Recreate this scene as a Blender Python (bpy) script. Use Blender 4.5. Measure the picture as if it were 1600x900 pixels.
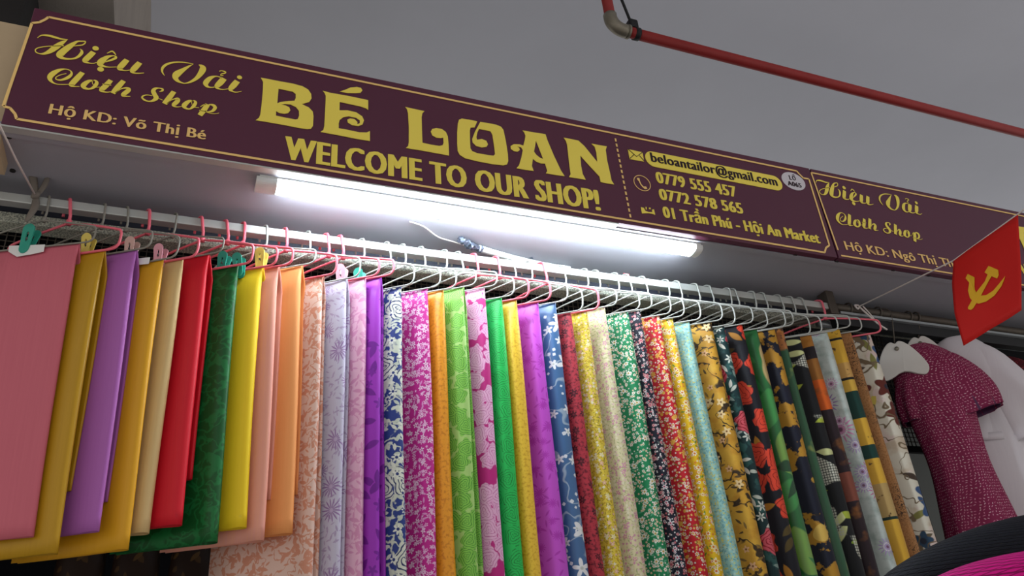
import bpy, bmesh, math, random
from mathutils import Vector, Matrix
random.seed(7)
for o in list(bpy.data.objects): bpy.data.objects.remove(o)
SC = bpy.context.scene
COL = SC.collection

# ------------------------------------------------------------------ camera
CAMH = 1.45                      # lens height above the floor
F = 1265.64                      # focal length in pixels of a 1600 px wide frame
def unit(v): return Vector(v).normalized()
DH = unit((3299.797, 401.531, F))            # world X (along the stall front) in camera axes (x right, y down, z forward)
DV = unit((-208.0, -2280.0, F)); DV = unit(DV - DH * DH.dot(DV))
DY = DV.cross(DH)
if DY.z < 0: DY = -DY
ROWS = (DH, DY, DV)
def ray(x, y):
    c = Vector((x - 800, y - 450, F)); return Vector([r.dot(c) for r in ROWS])
def at_y(x, y, Y):
    r = ray(x, y); r = r * (Y / r.y); return Vector((r.x, r.y, r.z + CAMH))
def at_z(x, y, Z):
    r = ray(x, y); r = r * ((Z - CAMH) / r.z); return Vector((r.x, r.y, Z))
def at_x(x, y, X):
    r = ray(x, y); r = r * (X / r.x); return Vector((r.x, r.y, r.z + CAMH))
def at_plane(x, y, p, n):
    o = Vector((0, 0, CAMH)); r = ray(x, y); return o + r * ((p - o).dot(n) / r.dot(n))
cd = bpy.data.cameras.new('camera'); cam = bpy.data.objects.new('camera', cd); COL.objects.link(cam)
cd.sensor_width = 36; cd.lens = F / 1600 * 36; cd.clip_start = .02
cx = Vector([r.x for r in ROWS]); cy = -Vector([r.y for r in ROWS]); cz = -Vector([r.z for r in ROWS])
cam.matrix_world = Matrix(((cx.x, cy.x, cz.x, 0), (cx.y, cy.y, cz.y, 0), (cx.z, cy.z, cz.z, CAMH), (0, 0, 0, 1)))
SC.camera = cam

# ------------------------------------------------------------------ world, exposure
w = bpy.data.worlds.new('overcast'); SC.world = w; w.use_nodes = True
w.node_tree.nodes['Background'].inputs[0].default_value = (.93, .90, .88, 1)
w.node_tree.nodes['Background'].inputs[1].default_value = .64
LED_STRENGTH = 56.0
vs = SC.view_settings
vs.view_transform = 'Standard'; vs.look = 'None'; vs.exposure = 0.12; vs.gamma = 1.0; vs.use_curve_mapping = False

# ------------------------------------------------------------------ helpers
def lin(h):
    if isinstance(h, str):
        h = h.lstrip('#'); h = [int(h[i:i+2], 16) for i in (0, 2, 4)]
    f = lambda c: (c/255/12.92) if c/255 <= .04045 else ((c/255 + .055)/1.055)**2.4
    return (f(h[0]), f(h[1]), f(h[2]), 1)
class N:
    """tiny node-tree writer"""
    def __init__(s, name, rough=.6, spec=.3, metal=0, sheen=0):
        s.m = bpy.data.materials.new(name); s.m.use_nodes = True
        s.t = s.m.node_tree; s.b = s.t.nodes['Principled BSDF']
        s.b.inputs['Roughness'].default_value = rough
        s.b.inputs['Specular IOR Level'].default_value = spec
        s.b.inputs['Metallic'].default_value = metal
        s.b.inputs['Sheen Weight'].default_value = sheen
    def put(s, sock, v):
        if isinstance(v, bpy.types.NodeSocket): s.t.links.new(v, sock)
        else: sock.default_value = v
    def node(s, k, **kw):
        n = s.t.nodes.new(k)
        for a, b in kw.items(): setattr(n, a, b)
        return n
    def math(s, op, a, b=0.0, c=None, clamp=False):
        n = s.node('ShaderNodeMath', operation=op, use_clamp=clamp); s.put(n.inputs[0], a); s.put(n.inputs[1], b)
        if c is not None: s.put(n.inputs[2], c)
        return n.outputs[0]
    def vmath(s, op, a, b=(0, 0, 0)):
        n = s.node('ShaderNodeVectorMath', operation=op); s.put(n.inputs[0], a); s.put(n.inputs[1], b)
        return n.outputs['Value'] if op in ('LENGTH', 'DOT_PRODUCT') else n.outputs[0]
    def mix(s, f, a, b):
        n = s.node('ShaderNodeMix', data_type='RGBA'); s.put(n.inputs[0], f); s.put(n.inputs[6], a); s.put(n.inputs[7], b); return n.outputs[2]
    def sep(s, v):
        n = s.node('ShaderNodeSeparateXYZ'); s.put(n.inputs[0], v); return n.outputs
    def noise(s, v, scale, detail=2, rough=.5, color=False):
        n = s.node('ShaderNodeTexNoise'); s.put(n.inputs['Vector'], v); n.inputs['Scale'].default_value = scale
        n.inputs['Detail'].default_value = detail; n.inputs['Roughness'].default_value = rough
        return n.outputs['Color' if color else 'Fac']
    def step(s, v, edge, soft):      # 1 where v < edge
        n = s.node('ShaderNodeMapRange'); s.put(n.inputs[0], v); n.inputs[1].default_value = edge - soft; n.inputs[2].default_value = edge + soft
        n.inputs[3].default_value = 1; n.inputs[4].default_value = 0; return n.outputs[0]
    def ramp(s, f, cols, const=True, pos=None):
        n = s.node('ShaderNodeValToRGB'); r = n.color_ramp; r.interpolation = 'CONSTANT' if const else 'LINEAR'
        k = len(cols)
        while len(r.elements) < k: r.elements.new(1)
        for i, c in enumerate(cols):
            r.elements[i].position = pos[i] if pos else (i / k if const else i / max(1, k - 1)); r.elements[i].color = lin(c)
        s.put(n.inputs[0], f); return n.outputs[0]
    def uv(s): return s.node('ShaderNodeUVMap').outputs[0]
    def obj(s): return s.node('ShaderNodeTexCoord').outputs['Object']
    def color(s, c): s.put(s.b.inputs['Base Color'], c)
    def dye(s, c, f): return s.vmath('MULTIPLY', c, (f, f, f))
    def bump(s, h, strength=.3, dist=.002):
        n = s.node('ShaderNodeBump'); n.inputs['Strength'].default_value = strength; n.inputs['Distance'].default_value = dist
        s.put(n.inputs['Height'], h); s.put(s.b.inputs['Normal'], n.outputs[0])

def simple(name, c, rough=.5, metal=0, spec=.4, var=.12, vscale=14, bump=0, bscale=200):
    k = N(name, rough, spec, metal); o = k.obj()
    n = k.noise(o, vscale, 4, .6)
    a = lin(c); d = tuple(x * (1 - var) for x in a[:3]) + (1,); u = tuple(min(1, x * (1 + var)) for x in a[:3]) + (1,)
    k.color(k.mix(n, d, u))
    if bump: k.bump(k.noise(o, bscale, 3), bump)
    return k.m

def mesh(name, vs_, fs, mat, parent=None, smooth=False, uvs=None, loc=None):
    me = bpy.data.meshes.new(name); me.from_pydata([tuple(v) for v in vs_], [], fs)
    if uvs is not None:
        l = me.uv_layers.new(name='UVMap')
        for p in me.polygons:
            for li in p.loop_indices: l.data[li].uv = uvs[me.loops[li].vertex_index]
    if smooth:
        for p in me.polygons: p.use_smooth = True
    me.materials.append(mat); me.update()
    o = bpy.data.objects.new(name, me); COL.objects.link(o)
    if parent: o.parent = parent
    if loc is not None: o.location = loc
    return o
def fix_normals(o):
    bm = bmesh.new(); bm.from_mesh(o.data); bmesh.ops.recalc_face_normals(bm, faces=bm.faces); bm.to_mesh(o.data); bm.free(); return o
def empty(name, loc=(0, 0, 0)):
    o = bpy.data.objects.new(name, None); COL.objects.link(o); o.location = loc; o.empty_display_size = .05; return o
def tag(o, label, cat, group=None):
    o['label'] = label; o['category'] = cat
    if group: o['group'] = group
    return o
def struct(o, label=None):
    o['kind'] = 'structure'
    if label: o['label'] = label
    return o
def solid(o, t, off=0):
    m = o.modifiers.new('thickness', 'SOLIDIFY'); m.thickness = t; m.offset = off; return o
def bevel(o, wd, seg=2):
    m = o.modifiers.new('bevel', 'BEVEL'); m.width = wd; m.segments = seg; m.limit_method = 'ANGLE'; return o
BOXF = [(0, 3, 2, 1), (4, 5, 6, 7), (0, 1, 5, 4), (1, 2, 6, 5), (2, 3, 7, 6), (3, 0, 4, 7)]
def boxv(x0, x1, y0, y1, z0, z1):
    return [(x0, y0, z0), (x1, y0, z0), (x1, y1, z0), (x0, y1, z0), (x0, y0, z1), (x1, y0, z1), (x1, y1, z1), (x0, y1, z1)]
def box(name, x0, x1, y0, y1, z0, z1, mat, parent=None, bev=0):
    o = mesh(name, boxv(x0, x1, y0, y1, z0, z1), BOXF, mat, parent)
    if bev: bevel(o, bev)
    return o
def catmull(pts, n=6):
    """smooth a polyline of equal-length tuples"""
    P = [Vector(p) if len(p) == 3 else p for p in pts]; out = []
    k = len(pts[0])
    for i in range(len(pts) - 1):
        p0 = pts[max(0, i-1)]; p1 = pts[i]; p2 = pts[i+1]; p3 = pts[min(len(pts)-1, i+2)]
        for j in range(n):
            t = j / n
            out.append(tuple(.5*((2*p1[a]) + (-p0[a]+p2[a])*t + (2*p0[a]-5*p1[a]+4*p2[a]-p3[a])*t*t + (-p0[a]+3*p1[a]-3*p2[a]+p3[a])*t**3) for a in range(k)))
    out.append(tuple(pts[-1])); return out
def tube_geo(pts, r, sides=6, caps=True, v0=0, flat=None):
    """tube along points; r is a number or list; returns verts, faces"""
    P = [Vector(p) for p in pts]; vs_, fs = [], []
    n = len(P); up = None
    for i, p in enumerate(P):
        t = (P[min(n-1, i+1)] - P[max(0, i-1)])
        t = t.normalized() if t.length > 1e-9 else Vector((0, 0, 1))
        if up is None: up = Vector((0, 0, 1)) if abs(t.z) < .9 else Vector((1, 0, 0))
        a = (up - t * up.dot(t))
        if a.length < 1e-6: a = t.orthogonal()
        a.normalize(); b = t.cross(a); up = a
        rr = r[i] if isinstance(r, (list, tuple)) else r
        for j in range(sides):
            q = 2*math.pi*j/sides
            vs_.append(p + a*math.cos(q)*rr + b*math.sin(q)*rr*(flat or 1))
    for i in range(n-1):
        for j in range(sides):
            k = (j+1) % sides
            fs.append((v0+i*sides+j, v0+i*sides+k, v0+(i+1)*sides+k, v0+(i+1)*sides+j))
    if caps:
        fs.append(tuple(v0+j for j in reversed(range(sides)))); fs.append(tuple(v0+(n-1)*sides+j for j in range(sides)))
    return vs_, fs
def tube(name, pts, r, mat, parent=None, sides=8, flat=None):
    v, f = tube_geo(pts, r, sides, flat=flat); return mesh(name, v, f, mat, parent, smooth=True)

# ------------------------------------------------------------------ plain materials
M = {}
M['ceiling'] = simple('painted_ceiling', '#dde1ec', .85, var=.07, vscale=1.2, bump=.15, bscale=30)
M['beam'] = simple('concrete_beam', '#a9a097', .9, var=.18, vscale=6, bump=.5, bscale=90)
M['soffit'] = simple('soffit_board', '#a3a3ac', .6, var=.1, vscale=2.5)
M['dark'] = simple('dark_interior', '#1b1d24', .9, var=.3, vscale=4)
M['darkcol'] = simple('grimy_column', '#2d2b2b', .9, var=.35, vscale=5, bump=.4, bscale=40)
M['cream'] = simple('cream_panel', '#c3ad8c', .7, var=.14, vscale=7)
M['granite'] = None
k = N('terrazzo_ledge', .7); o = k.obj(); k.color(k.mix(k.step(k.noise(o, 260, 3, .7), .5, .08), lin('#e4e6d4'), lin('#8d9286'))); M['granite'] = k.m
M['darkblue'] = simple('dark_painted_lintel', '#2a2d38', .7, var=.2)
M['floor'] = simple('market_floor', '#c9c4be', .8, var=.2, vscale=3)
M['rightwall'] = simple('grey_wall', '#6d716f', .85, var=.1, vscale=3)
M['rod'] = simple('pale_aluminium', '#c8ccc8', .4, metal=.35, var=.08, vscale=20)
M['tubed'] = simple('dirty_steel_tube', '#5d564e', .5, metal=.5, var=.3, vscale=25)
M['black'] = simple('black_steel', '#15161a', .5, var=.2)
M['silver'] = simple('silver_rail', '#b8bfc2', .35, metal=.6, var=.1)
M['redpipe'] = simple('red_painted_pipe', '#a3302f', .5, var=.18, vscale=9)
M['galv'] = simple('galvanised_fitting', '#8d8778', .45, metal=.5, var=.25, vscale=40)
M['blackrubber'] = simple('black_clamp', '#1c1e20', .6)
M['ledwhite'] = simple('white_lamp_housing', '#e4e6e4', .4, var=.03)
M['vinyl'] = simple('maroon_vinyl', '#5a2a40', .42, spec=.35, var=.06, vscale=3)
M['yellow'] = simple('yellow_print', '#ffe860', .5, var=.03)
M['line'] = simple('gold_line_print', '#ffd484', .5, var=.03)
M['printdark'] = simple('dark_print', '#2b1420', .5, var=.05)
M['printwhite'] = simple('white_print', '#d8d4dc', .5, var=.03)
M['hgrey'] = simple('grey_hanger_coating', '#b4b6b0', .4, var=.08, vscale=30)
M['hgreyd'] = simple('dull_grey_hanger', '#8b887e', .5, var=.12, vscale=30)
M['hpink'] = simple('pink_hanger_coating', '#ee6d7d', .4, var=.06, vscale=30)
M['teal'] = simple('teal_plastic', '#2a9c86', .4); M['pinyellow'] = simple('pale_yellow_plastic', '#e6cf62', .4)
M['pinpink'] = simple('pale_pink_plastic', '#e8a3b0', .4); M['pinbeige'] = simple('beige_pink_plastic', '#d9b3a8', .4)
M['spring'] = simple('steel_spring', '#777777', .35, metal=.8)
M['paper'] = simple('white_paper', '#e9e7e4', .8, var=.05)
M['string'] = simple('white_string', '#ded5cf', .8); M['rag'] = simple('grey_rag_strip', '#7b736a', .9, var=.25)
M['flag'] = simple('red_flag_cloth', '#d3160f', .7, var=.06, vscale=8); M['flagy'] = simple('flag_yellow', '#f2bc28', .7, var=.03)
M['conduit'] = simple('white_corrugated_conduit', '#cfd3cf', .45, var=.08, vscale=60)
M['foil'] = simple('crumpled_tape', '#596170', .35, metal=.4, var=.5, vscale=60)
M['screw'] = simple('screw_head', '#3c3a3a', .5, metal=.6)
M['plastic'] = simple('milky_plastic', '#d5d2cc', .45, var=.06)
k = N('led_diffuser'); k.b.inputs['Emission Color'].default_value = (.80, .91, 1, 1); k.b.inputs['Emission Strength'].default_value = LED_STRENGTH; M['led'] = k.m

# ------------------------------------------------------------------ main dimensions (metres)
YS = 1.52                                    # sign face
ZB = CAMH + .764*1.52; ZT = CAMH + .980*1.52 # sign bottom and top
XL = -.271*1.52; XR = 1.1435*1.52            # first sign ends
YR = 1.72; ZR = CAMH + .645*YR               # hanging rod axis

# ------------------------------------------------------------------ structure
struct(box('floor', -4, 8, -4, 6, -.1, 0, M['floor']))
zbeam = CAMH + 2.05
e0 = at_z(178, 10, zbeam)
zceil = at_x(236, 10, e0.x).z
ceil_o = struct(box('ceiling', e0.x, 9, -1.2, 5.2, zceil, zceil + .12, M['ceiling']))
struct(box('trim_1', e0.x - .55, e0.x, -1.2, 5.2, zbeam, zceil + .12, M['beam']), 'concrete beam crossing the ceiling above the sign end')
cl = at_y(40, 0, 1.95).x
struct(box('wall_left', e0.x - 2.2, cl, 1.95, 2.15, 0, zceil + .12, M['darkcol']), 'dark grimy wall left of the stall')
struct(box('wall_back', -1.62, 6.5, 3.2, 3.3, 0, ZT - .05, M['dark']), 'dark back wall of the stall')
cr = at_y(34, 100, 1.62)
struct(box('trim_2', XL - .35, XL - .004, 1.56, 1.66, ZB - .03, at_y(20, 57, 1.6).z, M['cream']), 'cream wooden post end beside the sign')
# soffit board under the sign box
sof = struct(box('trim_3', XL - .06, 4.3, YS + .022, 1.80, ZB, ZB + .02, M['soffit']), 'pale board under the signs')
for (x, y) in ((25, 207), (14, 213), (155, 228), (280, 251), (391, 268), (20, 266), (1242, 398), (1307, 408), (1395, 422), (1451, 430)):
    p = at_z(x, y, ZB); v, f = tube_geo([(p.x, p.y, ZB + .001), (p.x, p.y, ZB - .003)], .006, 10); mesh('screw', v, f, M['screw'], sof)
for nm, pts, mt in (('red_tape', ((974, 427), (984, 429), (982, 434), (973, 432)), M['hpink']), ('dark_tape', ((814, 407), (832, 402), (836, 409), (822, 412)), M['foil'])):
    q = [at_z(x, y, ZB - .0015) for x, y in pts]; mesh(nm, q + [v + Vector((0, 0, .0015)) for v in q], BOXF, mt, sof)
struct(box('trim_4', XL + .004, 4.3, YS + .022, YS + .04, ZB - .004, ZT - .02, M['soffit']), 'pale backing board behind the signs')
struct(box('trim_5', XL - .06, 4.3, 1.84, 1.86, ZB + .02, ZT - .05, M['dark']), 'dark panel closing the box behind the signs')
struct(box('trim_6', -1.2, 4.3, 1.80, 1.84, at_y(500, 393, 1.80).z, ZB + .03, M['darkblue']), 'black lintel behind the hanging rod')
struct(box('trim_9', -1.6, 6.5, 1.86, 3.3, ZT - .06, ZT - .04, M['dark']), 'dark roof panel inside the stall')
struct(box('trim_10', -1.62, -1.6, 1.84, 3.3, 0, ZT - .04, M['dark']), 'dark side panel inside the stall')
lg = at_y(500, 393.5, 1.797); lg2 = at_y(500, 407, 1.797)
struct(box('trim_7', -1.2, 2.35, 1.797, 1.84, lg2.z, lg.z, M['granite']), 'speckled stone ledge behind the hangers')
# silver lip along the sign's lower edge
struct(box('trim_8', XL - .05, 1.0, YS + .002, YS + .022, ZB - .006, ZB - .001, M['rod']), 'thin metal lip under the sign')
# right-hand neighbour wall
struct(box('wall_right', 2.9, 6.5, 2.5, 2.6, 0, ZB, M['rightwall']), 'grey wall behind the shirts')

# ------------------------------------------------------------------ sign graphics
SIGNN = Vector((0, -1, 0))
def sp(x, y, off=0.0): p = at_y(x, y, YS); return Vector((p.x, YS - off, p.z))
def flat2d(name, contours, mat, parent, off, thick=.0012):
    """filled outlines (lists of (X,Z)) on the sign face, holes by even-odd, real thickness"""
    cu = bpy.data.curves.new(name, 'CURVE'); cu.dimensions = '2D'; cu.fill_mode = 'BOTH'; cu.extrude = thick/2
    for c in contours:
        s = cu.splines.new('POLY'); s.points.add(len(c) - 1)
        for i, p in enumerate(c): s.points[i].co = (p[0], p[1], 0, 1)
        s.use_cyclic_u = True
    t = bpy.data.objects.new(name, cu); COL.objects.link(t)
    dg = bpy.context.evaluated_depsgraph_get(); me = bpy.data.meshes.new_from_object(t.evaluated_get(dg))
    bpy.data.objects.remove(t); bpy.data.curves.remove(cu)
    me.transform(Matrix(((1, 0, 0, 0), (0, 0, -1, YS - off), (0, 1, 0, 0), (0, 0, 0, 1))))
    me.materials.clear(); me.materials.append(mat); me.name = name
    o = bpy.data.objects.new(name, me); COL.objects.link(o); o.parent = parent; return o
def text_on(name, s, bl, br, tl, mat, parent, off=.0015, bold=.004, fat=.045):
    cu = bpy.data.curves.new(name, 'FONT'); cu.body = s; cu.size = 1; cu.space_character = 1 + fat*1.7; cu.extrude = .0; cu.resolution_u = 3
    t = bpy.data.objects.new(name, cu); COL.objects.link(t)
    dg = bpy.context.evaluated_depsgraph_get(); me = bpy.data.meshes.new_from_object(t.evaluated_get(dg))
    cu.body = 'H'; dg = bpy.context.evaluated_depsgraph_get(); dg.update(); mh = bpy.data.meshes.new_from_object(t.evaluated_get(dg))
    cap = max(v.co.y for v in mh.vertices); base = min(v.co.y for v in mh.vertices)
    bpy.data.objects.remove(t); bpy.data.curves.remove(cu)
    a, b, c = sp(*bl), sp(*br), sp(*tl)
    z0 = (a.z + b.z)/2; z1 = c.z - a.z + z0
    bm = bmesh.new(); nb = max(1, int(round(fat/.012)))
    for q in range(-nb, nb + 1):
        m2 = me.copy()
        for v in m2.vertices: v.co.x += fat*q/nb; v.co.y += 0
        for v in m2.vertices: v.co.z = q*.002
        bm.from_mesh(m2); bpy.data.meshes.remove(m2)
    bm.to_mesh(me); bm.free()
    x0 = min(v.co.x for v in me.vertices); x1 = max(v.co.x for v in me.vertices)
    for v in me.vertices:
        X = a.x + (v.co.x - x0)/(x1 - x0)*(b.x - a.x); Z = z0 + (v.co.y - base)/(cap - base)*(z1 - z0)
        v.co = (X, YS - off - v.co.z*.05, Z)
    me.materials.clear(); me.materials.append(mat); me.name = name
    o = bpy.data.objects.new(name, me); COL.objects.link(o); o.parent = parent; return o
def ribbon(pts, closed=False):
    """pts (x,z,width) -> outline polygon"""
    L, R = [], []; n = len(pts)
    for i in range(n):
        a = pts[max(0, i-1)]; b = pts[min(n-1, i+1)]
        dx, dz = b[0]-a[0], b[1]-a[1]; l = math.hypot(dx, dz) or 1e-9
        nx, nz = -dz/l, dx/l; h = pts[i][2]/2
        L.append((pts[i][0]+nx*h, pts[i][1]+nz*h)); R.append((pts[i][0]-nx*h, pts[i][1]-nz*h))
    return L, R
def strokes(name, lst, mat, parent, off):
    """calligraphic strokes: each a list of (x, z, width) in sign metres -> one mesh of thin ribbons"""
    vs_, fs = [], []
    for st in lst:
        L, R = ribbon(st); b = len(vs_); n = len(L)
        for i in range(n): vs_ += [(L[i][0], YS-off, L[i][1]), (R[i][0], YS-off, R[i][1])]
        for i in range(n-1): fs.append((b+2*i, b+2*i+1, b+2*i+3, b+2*i+2))
    o = mesh(name, vs_, fs, mat, parent); solid(o, .0008); return o
def circ(cxp, r, n=20, rz=None): return [(cxp[0]+r*math.cos(2*math.pi*i/n), cxp[1]+(rz or r)*math.sin(2*math.pi*i/n)) for i in range(n)]
def disc_strokes(c, r):   # a dot as a stroke
    return [(c[0] + r*math.cos(math.pi*(1-i/8)), c[1], 2*r*max(.05, math.sin(math.pi*i/8))) for i in range(9)]

ZD, ZE, ZG = (40, 40, 8), (230, 80, 10), (200, 115, 10)
HIEU = [(ZD, s) for s in (
 [(150,158,4),(200,128,14),(280,130,28),(360,150,30),(440,172,22),(530,182,3)],
 [(520,186,6),(450,225,50),(380,275,70),(310,325,56),(240,355,32),(180,358,14),(135,340,12),(122,312,12),(150,288,12),(220,272,11),(300,264,10),(400,262,10),(480,258,10)],
 [(745,225,12),(745,205,16),(700,202,16),(640,208,26),(560,260,62),(480,320,76),(430,370,78),(440,400,50),(500,420,28),(580,422,20),(650,400,28),(700,350,36),(700,315,20),(680,298,4)],
 [(745,225,14),(710,248,14),(650,256,12),(600,262,8)],
 [(850,336,60),(800,385,66),(745,440,62),(755,462,34),(800,475,14),(850,478,10),(890,465,8)],
 [(990,462,8),(1060,440,24),(1120,415,30),(1130,395,20),(1090,383,16),(1020,400,44),(950,450,74),(935,490,66),(980,515,28),(1050,525,11),(1140,522,9)],
 [(1018,352,6),(1085,328,20),(1128,372,10)],
 [(1268,433,60),(1215,490,70),(1175,540,58),(1210,562,22),(1260,568,12),(1310,560,12)],
 [(1428,468,60),(1375,525,70),(1335,575,58),(1360,598,20),(1420,602,12),(1480,597,8)])] + [
 (ZE, s) for s in (
 [(270,388,6),(235,330,26),(240,270,38),(300,215,38),(400,185,28),(520,178,20),(640,192,16),(720,206,4)],
 [(720,208,4),(640,250,34),(560,300,66),(470,360,105),(440,410,88),(470,465,54),(540,500,24),(600,508,18),(690,480,38),(780,420,60),(850,330,88),(870,270,92),(840,235,54),(805,220,8)],
 [(1160,430,16),(1130,410,16),(1060,400,26),(980,430,66),(915,500,80),(930,550,50),(980,572,24),(1040,570,16),(1060,555,10)],
 [(1200,432,88),(1140,500,96),(1085,560,70),(1110,590,28),(1170,605,16),(1250,598,12),(1270,590,10)],
 [(1125,322,12),(1160,312,16),(1220,330,20),(1215,350,20),(1160,362,14),(1150,385,14),(1190,385,12)],
 [(1408,473,85),(1350,540,94),(1300,600,70),(1330,632,28),(1390,648,14),(1475,632,8)])]
HIEU_DOTS = [(ZD, (876,290,31)), (ZD, (938,552,32)), (ZE, (1442,415,35))]
CLOTH = [(ZD, s) for s in (
 [(510,605,6),(430,625,9),(378,655,10),(390,680,14),(450,685,24),(530,655,38),(575,610,26),(560,570,13),(500,550,12),(430,560,34),(350,600,60),(305,650,56),(320,700,32),(380,735,12),(460,742,9),(540,740,8)],
 [(712,592,54),(640,670,64),(580,735,60),(575,755,42),(610,766,12),(675,768,7)],
 [(850,692,12),(790,700,38),(725,750,58),(740,785,40),(800,798,22),(860,770,38),(890,720,38),(870,692,20),(840,695,10),(835,720,8),(850,750,8)],
 [(880,778,6),(930,775,6)],
 [(1066,688,52),(1000,760,62),(950,810,54),(970,830,24),(1020,838,11),(1070,832,8)], [(960,735,9),(1070,752,9)],
 [(1226,696,54),(1150,780,64),(1090,852,52)],
 [(1120,850,9),(1190,800,9),(1250,785,22),(1290,795,36),(1280,820,52),(1220,870,50),(1240,888,18),(1310,890,7)])] + [
 (ZG, s) for s in (
 [(490,290,8),(535,275,28),(540,250,28),(490,235,16),(430,240,38),(395,280,62),(420,340,66),(440,385,68),(400,425,44),(330,440,20),(260,420,28),(220,380,26),(250,350,20),(310,342,14),(380,355,9)],
 [(480,395,8),(540,420,8)],
 [(718,288,68),(640,390,78),(570,478,74)],
 [(610,475,10),(680,420,10),(740,400,24),(780,405,52),(770,440,66),(715,495,60),(730,520,26),(780,528,12),(840,520,9)],
 [(1020,430,12),(950,440,50),(880,500,72),(890,540,44),(960,560,22),(1020,520,48),(1055,460,44),(1030,430,22),(995,440,10),(1000,490,9)],
 [(1040,535,9),(1110,540,8)], [(1130,525,10),(1180,495,12),(1220,490,16)],
 [(1245,488,70),(1190,570,78),(1122,658,70)],
 [(1260,488,12),(1330,500,44),(1360,540,52),(1320,590,40),(1250,605,16),(1200,590,10)],
 [(1110,580,10),(1200,600,10),(1300,630,10),(1380,632,8),(1420,622,6)])]
def script_geo(lst, dots=()):
    out = []
    for (ox, oy, s), pts in lst:
        q = catmull(pts, 5); r = []
        for x, y, wd in q:
            p = sp(ox + x/s, oy + y/s); r.append((p.x, p.z, max(.0012, wd/s*.86/577)))
        out.append(r)
    for (ox, oy, s), (x, y, rr) in dots:
        p = sp(ox + x/s, oy + y/s); out.append(disc_strokes((p.x, p.z), rr/s/577*.95))
    return out
def shift(lst, a, b, k): return [[(b[0]+(x-a[0])*k, b[1]+(z-a[1])*k, w_*k) for x, z, w_ in s] for s in lst]
def poly(z, pts): return [(lambda p: (p.x, p.z))(sp(z[0]+x/z[2], z[1]+y/z[2])) for x, y in pts]
ZA, ZBB, ZC = (395, 110, 8), (620, 155, 8), (780, 185, 8)
BIG = {
 'B': (ZA, [[(100,98),(180,112),(330,142),(500,172),(620,205),(690,245),(728,300),(733,355),(705,400),(610,428),(700,470),(748,520),(757,580),(750,700),(725,735),(680,740),(560,722),(400,690),(200,655),(35,628),(75,600),(92,560),(108,440),(125,250),(128,150)],
   [(322,235),(500,272),(535,300),(535,350),(520,385),(400,395),(340,402),(305,420),(312,330)],
   [(350,435),(400,425),(470,432),(540,465),(575,510),(578,570),(560,615),(530,620),(420,600),(288,572),(290,515),(330,538),(390,548),(440,540),(468,505),(455,468),(410,445)]]),
 'E': (ZA, [[(873,260),(960,285),(1150,318),(1300,348),(1440,378),(1440,500),(1410,478),(1340,455),(1200,425),(1085,400),(1082,505),(1180,505),(1290,530),(1365,580),(1388,630),(1370,680),(1320,702),(1240,690),(1185,655),(1180,620),(1215,607),(1270,615),(1305,650),(1305,680),(1335,665),(1335,630),(1290,598),(1200,580),(1130,590),(1085,625),(1072,670),(1072,730),(1150,742),(1330,780),(1420,782),(1462,765),(1462,888),(1300,862),(1050,812),(845,775),(880,750),(892,700),(900,560),(908,400),(910,320),(895,285)],
   [(1085,270),(1150,250),(1220,220),(1300,213),(1350,225),(1368,255),(1345,285),(1280,290),(1180,288)]]),
 'L': (ZBB, [[(105,103),(200,125),(343,155),(318,180),(308,230),(312,400),(318,550),(430,575),(530,590),(570,580),(582,550),(578,485),(545,492),(490,485),(440,455),(422,410),(440,378),(490,367),(560,378),(610,415),(635,470),(645,580),(650,710),(500,682),(300,645),(110,615),(140,590),(148,540),(148,350),(138,180),(125,130)]]),
 'O': (ZBB, [[(1003,282),(900,262),(810,248),(775,262),(760,310),(752,420),(752,560),(758,650),(785,700),(850,742),(1000,780),(1200,818),(1330,832),(1375,820),(1390,780),(1385,690),(1360,530),(1330,390),(1300,350),(1240,325),(1140,305),(1040,290),(975,410),(940,500),(945,545),(990,590),(1060,608),(1120,600),(1137,570),(1115,525),(1060,503),(1000,512),(992,480),(1005,420),(1025,378),(1110,392),(1170,408),(1192,450),(1215,600),(1225,690),(1205,712),(1150,706),(1000,680),(940,655),(918,620),(912,520),(910,400),(920,360),(970,358)]]),
 'A': (ZC, [[(288,155),(380,172),(575,203),(600,280),(680,470),(770,660),(815,727),(700,712),(580,690),(598,660),(570,570),(520,568),(460,545),(418,510),(405,600),(428,662),(330,648),(212,628),(245,590),(275,490),(292,400),(270,365),(215,355),(245,372),(255,400),(225,422),(180,412),(142,385),(140,350),(180,328),(250,330),(298,345),(318,270),(325,220),(310,180)],
   [(455,285),(475,330),(545,510),(510,500),(460,460),(432,420),(445,350)]]),
 'N': (ZC, [[(803,245),(900,265),(985,282),(1060,350),(1222,550),(1210,430),(1190,360),(1150,320),(1240,338),(1342,355),(1328,400),(1345,530),(1380,680),(1400,780),(1432,830),(1350,818),(1265,800),(1250,730),(1100,570),(1010,470),(1020,600),(1040,700),(1078,772),(980,755),(868,738),(890,700),(875,600),(858,440),(845,330),(830,285)]])}

def pxline(pts): return [(lambda p: (p.x, p.z))(sp(x, y)) for x, y in pts]
sign = tag(empty('shop_sign', (XL, YS, ZB)), 'long maroon shop sign with large yellow decorative lettering above the lit lamp', 'sign')
def child(o, root):
    o.parent = root; o.matrix_parent_inverse = Matrix.Translation(-Vector(root.location)); return o
box('panel', XL, XR - .004, YS, YS + .02, ZB - .002, ZT, M['vinyl'], None, .0015); child(bpy.data.objects['panel'], sign)
def on(o): return child(o, sign)
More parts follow.
